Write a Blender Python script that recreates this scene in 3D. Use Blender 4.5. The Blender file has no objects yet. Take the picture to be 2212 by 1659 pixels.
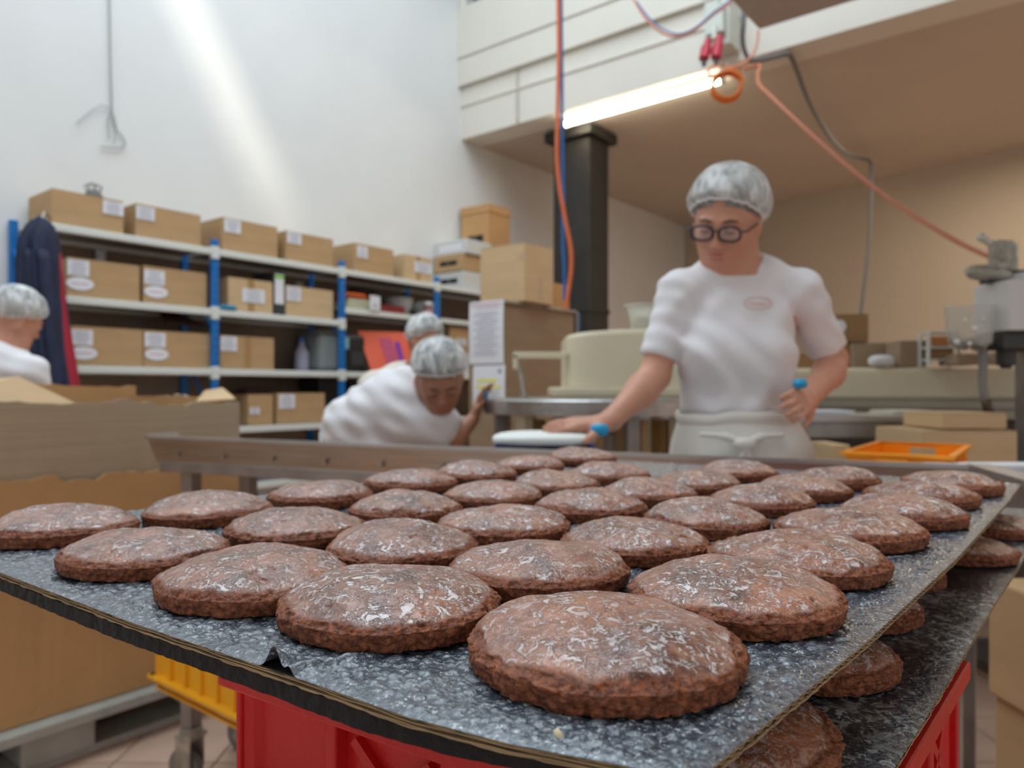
import bpy, bmesh, math, random
import numpy as np
from mathutils import Vector, Matrix, noise as mnoise
random.seed(7)
SC = bpy.context.scene
COL = SC.collection
# ------------------------------------------------------------------ camera
HC = 1.12; F = 1592.0; HZ = 840.0; CX = 1106.0
cam_d = bpy.data.cameras.new('camera'); cam = bpy.data.objects.new('camera', cam_d); COL.objects.link(cam)
cam.location = (0, 0, HC); cam.rotation_euler = (math.pi/2, 0, 0)
cam_d.sensor_width = 36; cam_d.lens = 36*F/2212; cam_d.shift_y = (HZ-829.5)/2212
cam_d.clip_start = 0.02; cam_d.clip_end = 100
cam_d.dof.use_dof = True; cam_d.dof.focus_distance = 0.30; cam_d.dof.aperture_fstop = 12.0
SC.camera = cam
# ------------------------------------------------------------------ world and lights
W = bpy.data.worlds.new('world'); SC.world = W; W.use_nodes = True
W.node_tree.nodes['Background'].inputs[0].default_value = (0.90, 0.95, 1.0, 1)
W.node_tree.nodes['Background'].inputs[1].default_value = 0.52
D1 = Vector((0.622, 0.783, 0)); NN = Vector((-0.783, 0.622, 0)); P0 = Vector((-1.995, 4.94, 0))
YAW = math.atan2(D1.y, D1.x)
def S(t, dn, z): return P0 + D1*t + NN*dn + Vector((0, 0, z))
def P(px, py, Y): return Vector(((px-CX)/F*Y, Y, HC-(py-HZ)/F*Y))
def area(name, loc, rot, sx, sy, power, col):
    l = bpy.data.lights.new(name, 'AREA'); l.shape = 'RECTANGLE'; l.size = sx; l.size_y = sy; l.energy = power; l.color = col
    o = bpy.data.objects.new(name, l); COL.objects.link(o); o.location = loc; o.rotation_euler = rot; return o
area('skylight_daylight', S(-1.2, -2.6, 6.6), (0, 0, YAW), 6.5, 4.2, 305, (0.75, 0.89, 1.0))
sun_d = bpy.data.lights.new('sun', 'SUN'); sun_d.energy = 2.6; sun_d.angle = math.radians(4.2); sun_d.color = (1.0, 0.93, 0.78)
sun = bpy.data.objects.new('sun', sun_d); COL.objects.link(sun)
sdir = (D1*1.0 + NN*0.8 + Vector((0, 0, -1.70))).normalized()
sun.rotation_euler = sdir.to_track_quat('-Z', 'Y').to_euler()
area('lamp_glow_side_hall', (4.6, 6.2, 3.55), (0, 0, -0.67), 3.0, 1.2, 46, (1.0, 0.87, 0.70))
vs = SC.view_settings; vs.view_transform = 'Standard'; vs.look = 'None'; vs.exposure = 0.28; vs.gamma = 1.0; vs.use_curve_mapping = False

# ------------------------------------------------------------------ materials
MATS = {}
def mat(name, col, rough=0.6, metal=0.0, var=0.0, vscale=8.0, bump=0.0, bscale=60.0, coat=0.0, emit=None, estr=0.0, alpha=1.0, sss=0.0, col2=None, stretch=None):
    if name in MATS: return MATS[name]
    m = bpy.data.materials.new(name); m.use_nodes = True; nt = m.node_tree; b = nt.nodes['Principled BSDF']
    b.inputs['Base Color'].default_value = (*col, 1); b.inputs['Roughness'].default_value = rough; b.inputs['Metallic'].default_value = metal
    if coat: b.inputs['Coat Weight'].default_value = coat; b.inputs['Coat Roughness'].default_value = 0.12
    if alpha < 1: b.inputs['Alpha'].default_value = alpha
    if sss: b.inputs['Subsurface Weight'].default_value = sss; b.inputs['Subsurface Radius'].default_value = (0.02, 0.008, 0.004); b.inputs['Subsurface Scale'].default_value = 0.5
    if emit: b.inputs['Emission Color'].default_value = (*emit, 1); b.inputs['Emission Strength'].default_value = estr
    tc = nt.nodes.new('ShaderNodeTexCoord'); mp = nt.nodes.new('ShaderNodeMapping'); nt.links.new(tc.outputs['Object'], mp.inputs[0])
    if stretch: mp.inputs['Scale'].default_value = stretch
    n = nt.nodes.new('ShaderNodeTexNoise'); n.inputs['Scale'].default_value = vscale; n.inputs['Detail'].default_value = 6
    nt.links.new(mp.outputs[0], n.inputs['Vector'])
    if var or col2:
        r = nt.nodes.new('ShaderNodeValToRGB'); nt.links.new(n.outputs[0], r.inputs[0])
        c2 = col2 or tuple(min(1, c*(1+var)) for c in col); c1 = col if col2 else tuple(c*(1-var) for c in col)
        r.color_ramp.elements[0].position = 0.34; r.color_ramp.elements[1].position = 0.66
        r.color_ramp.elements[0].color = (*c1, 1); r.color_ramp.elements[1].color = (*c2, 1)
        nt.links.new(r.outputs[0], b.inputs['Base Color'])
    if bump:
        n2 = nt.nodes.new('ShaderNodeTexNoise'); n2.inputs['Scale'].default_value = bscale; n2.inputs['Detail'].default_value = 5
        nt.links.new(mp.outputs[0], n2.inputs['Vector'])
        bp = nt.nodes.new('ShaderNodeBump'); bp.inputs['Strength'].default_value = min(1, bump); bp.inputs['Distance'].default_value = 0.01
        nt.links.new(n2.outputs[0], bp.inputs['Height']); nt.links.new(bp.outputs[0], b.inputs['Normal'])
    MATS[name] = m; return m
KRAFT = mat('kraft_card', (0.50, 0.315, 0.155), 0.8, var=0.07, vscale=3, bump=0.15, bscale=90, stretch=(1, 1, 6))
KRAFT2 = mat('kraft_card_pale', (0.62, 0.43, 0.24), 0.8, var=0.06, vscale=3, stretch=(1, 1, 6))
KRAFT3 = mat('kraft_card_orange', (0.54, 0.30, 0.125), 0.78, var=0.10, vscale=2.5, bump=0.15, bscale=50)
KRAFT4 = mat('kraft_card_grey', (0.43, 0.33, 0.22), 0.8, var=0.07, vscale=5, bump=0.2, bscale=12, stretch=(0.3, 0.3, 18))
TAPE = mat('parcel_tape', (0.42, 0.24, 0.10), 0.3, coat=0.4)
PAPER = mat('paper_white', (0.80, 0.80, 0.84), 0.7)
INK = mat('grey_ink', (0.38, 0.38, 0.46), 0.8)
PINK = mat('pink_ink', (0.75, 0.45, 0.48), 0.8)
YEL = mat('yellow_marker', (0.85, 0.80, 0.18), 0.8)
DARK = mat('dark_void', (0.015, 0.013, 0.012), 0.8)
BLUE = mat('blue_post_paint', (0.005, 0.17, 0.52), 0.4, coat=0.2)
SHELFW = mat('white_enamel', (0.72, 0.74, 0.70), 0.4)
SHELFU = mat('grey_shelf_board', (0.30, 0.29, 0.27), 0.7)
STEEL = mat('brushed_steel', (0.46, 0.44, 0.42), 0.34, metal=0.85, var=0.12, vscale=6, bump=0.05, bscale=40, stretch=(1, 12, 12))
STEELD = mat('worn_steel', (0.34, 0.31, 0.29), 0.45, metal=0.7, var=0.2, vscale=9)
BLACKP = mat('black_plastic', (0.02, 0.02, 0.022), 0.4)
CREAM = mat('cream_enamel', (0.74, 0.66, 0.47), 0.45, var=0.04, vscale=2)
RED = mat('red_crate_plastic', (0.62, 0.012, 0.015), 0.38, var=0.12, vscale=7, bump=0.1, bscale=120)
YELC = mat('yellow_crate_plastic', (0.86, 0.42, 0.015), 0.4, var=0.06)
ORC = mat('orange_crate_plastic', (1.0, 0.33, 0.0), 0.45)
CAST = mat('cast_metal', (0.42, 0.39, 0.33), 0.5, metal=0.5, var=0.3, vscale=20)
GREYP = mat('grey_pallet_plastic', (0.40, 0.40, 0.36), 0.65, var=0.12, vscale=10)
ORH = mat('orange_hose', (0.72, 0.16, 0.05), 0.4)
BLH = mat('blue_hose', (0.02, 0.14, 0.42), 0.4)
GRH = mat('grey_hose', (0.13, 0.13, 0.13), 0.5)
SHIRT = mat('white_cotton', (0.82, 0.80, 0.82), 0.85, bump=0.12, bscale=30)
APRON = mat('natural_cotton', (0.74, 0.70, 0.64), 0.9, bump=0.15, bscale=40)
SKIN = mat('skin', (0.62, 0.30, 0.20), 0.5, var=0.08, vscale=9, sss=0.12)
SKIND = mat('skin_tan', (0.42, 0.19, 0.11), 0.5, var=0.08, vscale=9, sss=0.1)
LIPS = mat('lips', (0.50, 0.13, 0.12), 0.4)
HAIR = mat('dark_hair', (0.07, 0.055, 0.045), 0.6, var=0.4, vscale=30)
HAIRG = mat('grey_brown_hair', (0.24, 0.22, 0.20), 0.6, var=0.5, vscale=25)
BLUEPL = mat('blue_plaster', (0.01, 0.33, 0.62), 0.45)
EYE = mat('eye_white', (0.7, 0.68, 0.66), 0.3)

# ------------------------------------------------------------------ mesh helpers
class MB:
    def __init__(s): s.v = []; s.f = []; s.n = 0
    def add(s, v, f):
        v = [tuple(q) for q in v]; s.v += v; s.f += [tuple(i+s.n for i in q) for q in f]; s.n += len(v); return s
    def box(s, c, d, rz=0.0, M=None):
        x, y, z = (k/2 for k in d); R = M or Matrix.Rotation(rz, 3, 'Z'); c = Vector(c)
        vs_ = [c + R @ Vector((a*x, b*y, e*z)) for a in (-1, 1) for b in (-1, 1) for e in (-1, 1)]
        return s.add(vs_, [(0, 1, 3, 2), (4, 6, 7, 5), (0, 4, 5, 1), (2, 3, 7, 6), (0, 2, 6, 4), (1, 5, 7, 3)])
    def bar(s, a, b, w, h=None):
        a = Vector(a); b = Vector(b); d = b-a; L = d.length; z = d.normalized(); up = Vector((0, 0, 1)) if abs(z.z) < 0.95 else Vector((0, 1, 0))
        x = up.cross(z).normalized(); y = z.cross(x); return s.box((a+b)/2, (w, h or w, L), M=Matrix((x, y, z)).transposed())
    def cyl(s, a, b, r1, r2=None, n=20, cap=True):
        a = Vector(a); b = Vector(b); r2 = r1 if r2 is None else r2; z = (b-a).normalized()
        up = Vector((0, 0, 1)) if abs(z.z) < 0.95 else Vector((1, 0, 0)); x = up.cross(z).normalized(); y = z.cross(x)
        vs_ = []
        for c, r in ((a, r1), (b, r2)):
            for i in range(n):
                t = 2*math.pi*i/n; vs_.append(c + x*r*math.cos(t) + y*r*math.sin(t))
        f = [(i, (i+1) % n, n+(i+1) % n, n+i) for i in range(n)]
        if cap: f += [tuple(range(n-1, -1, -1)), tuple(range(n, 2*n))]
        return s.add(vs_, f)
    def tube(s, pts, r, n=10, closed=False):
        pts = [Vector(p) for p in pts]; m = len(pts); rr = r if isinstance(r, (list, tuple)) else [r]*m; vs_ = []; px_ = None
        for i, p in enumerate(pts):
            if closed: t = (pts[(i+1) % m]-pts[i-1]).normalized()
            else: t = (pts[min(i+1, m-1)]-pts[max(i-1, 0)]).normalized()
            if px_ is None:
                up = Vector((0, 0, 1)) if abs(t.z) < 0.9 else Vector((1, 0, 0)); x = up.cross(t).normalized()
            else: x = (px_ - t*px_.dot(t)).normalized()
            px_ = x; y = t.cross(x)
            for k in range(n):
                a = 2*math.pi*k/n; vs_.append(p + x*rr[i]*math.cos(a) + y*rr[i]*math.sin(a))
        f = []
        for i in range(m if closed else m-1):
            j = (i+1) % m
            f += [(i*n+k, i*n+(k+1) % n, j*n+(k+1) % n, j*n+k) for k in range(n)]
        if not closed: f += [tuple(range(n-1, -1, -1)), tuple(range((m-1)*n, m*n))]
        return s.add(vs_, f)
    def lathe(s, prof, c=(0, 0, 0), n=32):
        vs_ = []; m = len(prof)
        for r, z in prof:
            for k in range(n):
                a = 2*math.pi*k/n; vs_.append((c[0]+r*math.cos(a), c[1]+r*math.sin(a), c[2]+z))
        f = [(i*n+k, i*n+(k+1) % n, (i+1)*n+(k+1) % n, (i+1)*n+k) for i in range(m-1) for k in range(n)]
        return s.add(vs_, f)
    def loft(s, rings, cap=True, closed=True):
        n = len(rings[0]); vs_ = [p for r in rings for p in r]; m = len(rings)
        f = [(i*n+k, i*n+(k+1) % n, (i+1)*n+(k+1) % n, (i+1)*n+k) for i in range(m-1) for k in range(n if closed else n-1)]
        if cap and closed: f += [tuple(range(n-1, -1, -1)), tuple(range((m-1)*n, m*n))]
        return s.add(vs_, f)
    def ball(s, c, r, n=14, M=None):
        c = Vector(c); rx, ry, rz = (r, r, r) if not isinstance(r, (tuple, list)) else r; vs_ = []; h = n//2
        for i in range(h+1):
            a = math.pi*(i+0.001)/(h+0.002)
            for k in range(n):
                b = 2*math.pi*k/n; q = Vector((rx*math.sin(a)*math.cos(b), ry*math.sin(a)*math.sin(b), rz*math.cos(a)))
                vs_.append(c + (M @ q if M else q))
        f = [(i*n+k, (i+1)*n+k, (i+1)*n+(k+1) % n, i*n+(k+1) % n) for i in range(h) for k in range(n)]
        return s.add(vs_, f)
def mkobj(name, me, m, parent=None):
    o = bpy.data.objects.new(name, me); COL.objects.link(o)
    if m: me.materials.append(m)
    if parent: o.parent = parent
    return o
def obj(name, mb, m, parent=None, world=False, bevel=0.0, smooth=False, loc=None):
    """one mesh object; world=True: the vertices are world coordinates and are moved into the parent's space"""
    me = bpy.data.meshes.new(name); vv = mb.v
    if world and parent:
        Mi = parent.matrix_basis.inverted(); pp = parent.parent
        if pp: Mi = Mi @ pp.matrix_basis.inverted()
        vv = [tuple(Mi @ Vector(q)) for q in vv]
    if loc is not None: L = Vector(loc); vv = [tuple(Vector(q)-L) for q in vv]
    me.from_pydata(vv, [], mb.f); me.update()
    bm = bmesh.new(); bm.from_mesh(me); bmesh.ops.recalc_face_normals(bm, faces=bm.faces); bm.to_mesh(me); bm.free()
    o = mkobj(name, me, m, parent)
    if loc is not None: o.location = loc
    if smooth: me.polygons.foreach_set('use_smooth', [True]*len(me.polygons))
    if bevel:
        md = o.modifiers.new('b', 'BEVEL'); md.width = bevel; md.segments = 2; md.limit_method = 'ANGLE'
    return o
def tag(o, label=None, cat=None, group=None, kind=None):
    if label: o['label'] = label
    if cat: o['category'] = cat
    if group: o['group'] = group
    if kind: o['kind'] = kind
    return o
def thing(name, label, cat, loc=(0, 0, 0), rz=0.0, group=None):
    o = bpy.data.objects.new(name, None); COL.objects.link(o); o.location = loc; o.rotation_euler = (0, 0, rz); o.empty_display_size = 0.05
    o.matrix_basis = Matrix.Translation(Vector(loc)) @ Matrix.Rotation(rz, 4, 'Z')
    return tag(o, label, cat, group)
def npmesh(name, V, Fq, m, parent=None, smooth=True, attr=None):
    me = bpy.data.meshes.new(name); V = np.ascontiguousarray(V, dtype=np.float32); Fq = np.ascontiguousarray(Fq, dtype=np.int32); k = Fq.shape[1]
    me.vertices.add(len(V)); me.vertices.foreach_set('co', V.ravel())
    me.loops.add(len(Fq)*k); me.loops.foreach_set('vertex_index', Fq.ravel())
    me.polygons.add(len(Fq)); me.polygons.foreach_set('loop_start', np.arange(0, len(Fq)*k, k, dtype=np.int32))
    try: me.polygons.foreach_set('loop_total', np.full(len(Fq), k, dtype=np.int32))
    except Exception: pass
    me.update(calc_edges=True); me.validate()
    if smooth: me.polygons.foreach_set('use_smooth', np.ones(len(me.polygons), dtype=bool))
    if attr:
        for an, av in attr.items():
            a = me.attributes.new(an, 'FLOAT', 'POINT'); a.data.foreach_set('value', np.ascontiguousarray(av, dtype=np.float32))
    return mkobj(name, me, m, parent)
def gridfaces(nu, nv):
    i = np.arange(nu-1)[:, None]*nv + np.arange(nv-1)[None, :]
    return np.stack([i, i+nv, i+nv+1, i+1], -1).reshape(-1, 4)
def spline(pts, n=8):
    pts = [Vector(p) for p in pts]; out = []
    for i in range(len(pts)-1):
        a = pts[max(i-1, 0)]; b = pts[i]; c = pts[i+1]; d = pts[min(i+2, len(pts)-1)]
        for k in range(n):
            t = k/n; out.append(0.5*((2*b) + (c-a)*t + (2*a-5*b+4*c-d)*t*t + (3*b-a-3*c+d)*t**3))
    out.append(pts[-1]); return out

# ------------------------------------------------------------------ room
WALLM = mat('white_plaster', (0.78, 0.79, 0.78), 0.9, var=0.03, vscale=1.2, bump=0.25, bscale=5)
CEILM = mat('ceiling_plaster', (0.60, 0.52, 0.43), 0.9, var=0.03, vscale=1.0, bump=0.2, bscale=3)
BWALL = mat('beige_plaster', (0.56, 0.47, 0.36), 0.9, var=0.02, vscale=1.0)
BEAMM = mat('cream_paint', (0.74, 0.70, 0.62), 0.8, var=0.03, vscale=1.5, bump=0.15, bscale=8)
def struct(name, mb, m, **k): return tag(obj(name, mb, m, **k), kind='structure')
def poly_slab(pts, z0, z1):
    n = len(pts); mb = MB(); v = [(x, y, z0) for x, y in pts]+[(x, y, z1) for x, y in pts]
    f = [tuple(range(n-1, -1, -1)), tuple(range(n, 2*n))]+[(i, (i+1) % n, n+(i+1) % n, n+i) for i in range(n)]
    return mb.add(v, f)
CORN = Vector((2.706, 11.55, 0)); WB = Vector((0.57, -0.82, 0)).normalized(); B2 = Vector((0.783, -0.622, 0)); B0 = Vector((-0.507, 7.49, 0))
WEND = CORN + WB*14
# floor of square tiles: real pieces near what the photo shows, plain slab beyond
FLM = mat('terracotta_floor', (0.60, 0.40, 0.30), 0.45, var=0.16, vscale=3, bump=0.1, bscale=30)
FLJ = mat('floor_joint', (0.26, 0.20, 0.16), 0.8)
struct('floor', MB().box((0, 4, -0.06), (26, 30, 0.1)), FLJ)
flo = bpy.data.objects['floor']
tile = None
for i in range(-1, 7):
    for j in range(0, 8):
        x = -1.95+i*0.303; y = 1.75+j*0.303-0.6
        if tile is None:
            tile = obj('tile', MB().box((0, 0, 0), (0.298, 0.298, 0.01)), FLM, flo, bevel=0.002); o = tile
        else: o = tile.copy(); COL.objects.link(o)
        o.location = (x, y, -0.005)
far = MB()
for i in range(-30, 50):
    for j in range(-12, 40):
        if -1 <= i < 7 and 0 <= j < 8: continue
        far.box((-1.95+i*0.303, 1.15+j*0.303, -0.005), (0.298, 0.298, 0.01))
tag(obj('floor_tiles', far, FLM, flo), kind='stuff')
wl0 = S(-9, 0.43, 0)
def wall_between(name, a, b, out, z0, z1, m, th=0.2):
    a = Vector(a); b = Vector(b); o_ = Vector(out)*th; q = [a, b, b+o_, a+o_]
    return struct(name, poly_slab([(p.x, p.y) for p in q], z0, z1), m)
wall_between('wall_left', wl0, CORN+D1*0.2, NN, -0.05, 6.8, WALLM)
wn = Vector((0.82, 0.57, 0)).normalized()
wall_between('wall_back', CORN, WEND, wn, -0.05, 3.72, BWALL)
# ceiling of the low hall
BE = B0 + B2*11.5
cq_ = [B0+D1*.28-B2*.15, B0+D1*.28+B2*11.5, B0+D1*9+B2*11.5, B0+D1*9-B2*.15]
struct('ceiling', poly_slab([(p.x, p.y) for p in cq_], 3.662, 3.90), CEILM)
# beam in bands above the opening: each band a length of trim
def band(name, z0, z1, off, th, m=BEAMM):
    a = B0 - D1*off - B2*0.06; b = B0 + B2*11.5 - D1*off; a2 = a + D1*(th+off); b2 = b + D1*(th+off)
    return struct(name, poly_slab([(p.x, p.y) for p in (a, b, b2, a2)], z0, z1), m)
band('trim_1', 3.655, 4.175, 0.0, 0.30)
band('trim_2', 4.18, 4.45, 0.05, 0.34)
band('trim_3', 4.455, 4.92, 0.065, 0.34)
band('trim_4', 3.98, 4.00, 0.015, 0.1)
# concrete joint on lowest band
struct('trim_5', MB().bar(B0+B2*0.72-D1*0.012+Vector((0, 0, 3.67)), B0+B2*0.72-D1*0.012+Vector((0, 0, 4.17)), 0.02), mat('joint_grey', (0.5, 0.47, 0.4), 0.9))
# window above the beam: frame and dark panes
wg = mat('dark_glass', (0.06, 0.07, 0.07), 0.15)
wo = struct('window_1', MB().box(B0+B2*4+Vector((0, 0, 5.9))+D1*0.2, (8, 0.06, 1.9), rz=math.atan2(B2.y, B2.x)), wg)
wf = MB()
for k in range(9): wf.bar(B0+B2*(0.02+k)-D1*0.0+Vector((0, 0, 4.92)), B0+B2*(0.02+k)+Vector((0, 0, 6.8)), 0.07)
wf.bar(B0+Vector((0, 0, 4.95)), B0+B2*8+Vector((0, 0, 4.95)), 0.06)
obj('window_frame', wf, BEAMM, wo, world=False)
# roof over the high hall, with the slot that lets the sun strip in, and a glazed daylight panel
roof = MB()
def rslab(t0, t1, n0, n1, z0=6.8, z1=7.0):
    q = [S(t0, n0, 0), S(t1, n0, 0), S(t1, n1, 0), S(t0, n1, 0)]; m2 = poly_slab([(p.x, p.y) for p in q], z0, z1); roof.add(m2.v, m2.f)
ts = -1.53 - 0.2; w0, w1 = ts-0.26, ts+0.20
rslab(-14, w0, -12, 0.7); rslab(w1, 4.3, -12, 0.7); rslab(w0, w1, -12, 0.43-2.1); rslab(w0, w1, 0.43, 0.7)
struct('ceiling_upper', roof, BEAMM)
# hanging sheet-metal duct near the top right
DUCT = mat('duct_paint', (0.44, 0.38, 0.35), 0.6, var=0.03)
dc = P(1640, 65, 4.5); q = [dc, dc+B2*3.5, dc+B2*3.5-D1*2.6, dc-D1*2.6]
dm = poly_slab([(p.x, p.y) for p in q], dc.z, dc.z+0.5)
tag(obj('ventilation_duct', dm, DUCT, bevel=0.01, loc=tuple(dc)), 'wide grey-brown metal duct hanging at the top right below the beam', 'duct')
hg = MB()
for a_ in (0.3, 1.6): hg.cyl(dc+B2*a_-D1*0.4+Vector((0, 0, .48)), dc+B2*a_-D1*0.4+Vector((0, 0, 6.8-dc.z)), 0.008, n=8)
obj('hanger_rod', hg, STEELD, bpy.data.objects['ventilation_duct'], world=False).location = -dc
# dark steel pillar
PIL = mat('blackened_steel', (0.022, 0.019, 0.016), 0.6, var=0.3, vscale=3)
pc = P(1255, 700, 7.3); pc.z = 0
pil = thing('steel_pillar', 'dark boxed steel pillar under the ceiling behind the stacked cartons', 'pillar', pc, YAW); pil['kind'] = 'structure'; del pil['category']; del pil['label']
obj('shaft', MB().box((0, 0, 1.8), (0.36, 0.42, 3.6)).box((0, 0, 0.02), (0.4, 0.5, .04)), PIL, pil, bevel=0.01)
obj('capital', MB().box((0, 0, 3.59), (0.50, 0.54, 0.1)), PIL, pil, bevel=0.01)
obj('collar', MB().box((0, 0, 1.88), (0.38, 0.44, 0.05)), PIL, pil, bevel=0.004)
# fluorescent tube
ta = P(1222, 269, 6.93); tb = P(1558, 175, 5.94)
lt = thing('tube_lamp', 'long lit fluorescent tube under the ceiling edge behind the beam', 'ceiling lamp', (ta+tb)/2)
obj('tube', MB().cyl(ta, tb, 0.019, n=16), mat('lit_tube', (1, 1, 1), 0.5, emit=(1.0, 0.90, 0.70), estr=28), lt, world=True, smooth=True)
up = Vector((0, 0, 0.045))
obj('housing', MB().bar(ta+up, tb+up, 0.06, 0.035), BEAMM, lt, world=True, bevel=0.004)
caps = MB()
for a, b in ((ta, tb), (tb, ta)): d_ = (a-b).normalized(); caps.box(a+d_*0.012+Vector((0, 0, 0.015)), (0.03, 0.05, 0.08), rz=math.atan2(B2.y, B2.x))
caps.cyl(ta+up, Vector((ta.x, ta.y, 3.66)), 0.006, n=8).cyl(tb+up, Vector((tb.x, tb.y, 3.66)), 0.006, n=8)
obj('end_cap', caps, SHELFW, lt, world=True)
# ------------------------------------------------------------------ cookies
cm = bpy.data.materials.new('gingerbread'); cm.use_nodes = True; nt = cm.node_tree; bs = nt.nodes['Principled BSDF']
def N(t, **k):
    n = nt.nodes.new(t)
    for a, v in k.items():
        if a in n.inputs: n.inputs[a].default_value = v
        else: setattr(n, a, v)
    return n
def Lk(a, b): nt.links.new(a, b)
tc = N('ShaderNodeTexCoord'); oi = N('ShaderNodeObjectInfo'); mp = N('ShaderNodeMapping')
cmb = N('ShaderNodeMath', operation='MULTIPLY'); cmb.inputs[1].default_value = 7.0; Lk(oi.outputs['Random'], cmb.inputs[0]); Lk(tc.outputs['Object'], mp.inputs['Vector']); Lk(cmb.outputs[0], mp.inputs['Location'])
def ramp(src, p0, c0, p1, c1):
    r = N('ShaderNodeValToRGB'); e = r.color_ramp.elements; e[0].position = p0; e[1].position = p1; e[0].color = (*c0, 1); e[1].color = (*c1, 1); Lk(src, r.inputs[0]); return r.outputs[0]
def noise(scale, det=5, dist=0.0, rough=0.55):
    n = N('ShaderNodeTexNoise', Scale=scale, Detail=det, Distortion=dist, Roughness=rough); Lk(mp.outputs[0], n.inputs['Vector']); return n.outputs[0]
def mix(f, a, b, ty='MIX'):
    m = N('ShaderNodeMix', data_type='RGBA', blend_type=ty)
    for s_, v in ((0, f), (6, a), (7, b)):
        if hasattr(v, 'default_value') or hasattr(v, 'links'): Lk(v, m.inputs[s_])
        elif isinstance(v, tuple): m.inputs[s_].default_value = (*v, 1)
        else: m.inputs[s_].default_value = v
    return m.outputs[2]
def mth(op, a, b=0.0):
    m = N('ShaderNodeMath', operation=op)
    for i, v in enumerate((a, b)):
        if isinstance(v, (int, float)): m.inputs[i].default_value = v
        else: Lk(v, m.inputs[i])
    return m.outputs[0]
at = N('ShaderNodeAttribute', attribute_name='glaze'); gl = at.outputs['Fac']
at2 = N('ShaderNodeAttribute', attribute_name='crack'); ck = at2.outputs['Fac']
side = ramp(noise(420, 6), 0.34, (0.095, 0.024, 0.009), 0.66, (0.38, 0.110, 0.038))
top = ramp(noise(38, 7, 0.6), 0.34, (0.105, 0.027, 0.011), 0.66, (0.44, 0.150, 0.062))
top = mix(ramp(noise(120, 5), 0.45, (0, 0, 0), 0.75, (.8, .8, .8)), top, (0.50, 0.20, 0.11))
w1_ = ramp(noise(150, 8, 1.2, 0.68), 0.522, (0, 0, 0), 0.575, (1, 1, 1)); w2_ = ramp(noise(24, 4, 0.8), 0.34, (0.15, 0.15, 0.15), 0.60, (1, 1, 1)); w3 = ramp(noise(330, 5, 1.4), 0.535, (0, 0, 0), 0.60, (1, 1, 1))
wht = mth('MULTIPLY', mth('MAXIMUM', mth('MULTIPLY', w1_, w2_), mth('MULTIPLY', mth('MULTIPLY', w3, 0.62), mth('ADD', w2_, 0.15))), gl)
top = mix(mth('MULTIPLY', wht, 0.92), top, (0.86, 0.78, 0.78))  # white glaze flecks, part of them glints painted into the colour
colr = mix(gl, side, top); colr = mix(ck, colr, (0.30, 0.075, 0.03))
Lk(colr, bs.inputs['Base Color'])
bs.inputs['Roughness'].default_value = 0.55
Lk(mth('MULTIPLY', gl, 1.0), bs.inputs['Coat Weight']); bs.inputs['Coat Roughness'].default_value = 0.12
bs.inputs['Subsurface Weight'].default_value = 0.0
h1 = mth('ADD', mth('MULTIPLY', noise(300, 5), mth('SUBTRACT', 1.3, gl)), mth('ADD', mth('MULTIPLY', noise(110, 6, 0.5), 0.9), mth('MULTIPLY', wht, 0.25)))
bp = N('ShaderNodeBump', Strength=1.0, Distance=0.0017); Lk(h1, bp.inputs['Height']); Lk(bp.outputs[0], bs.inputs['Normal']); Lk(bp.outputs[0], bs.inputs['Coat Normal'])

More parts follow.
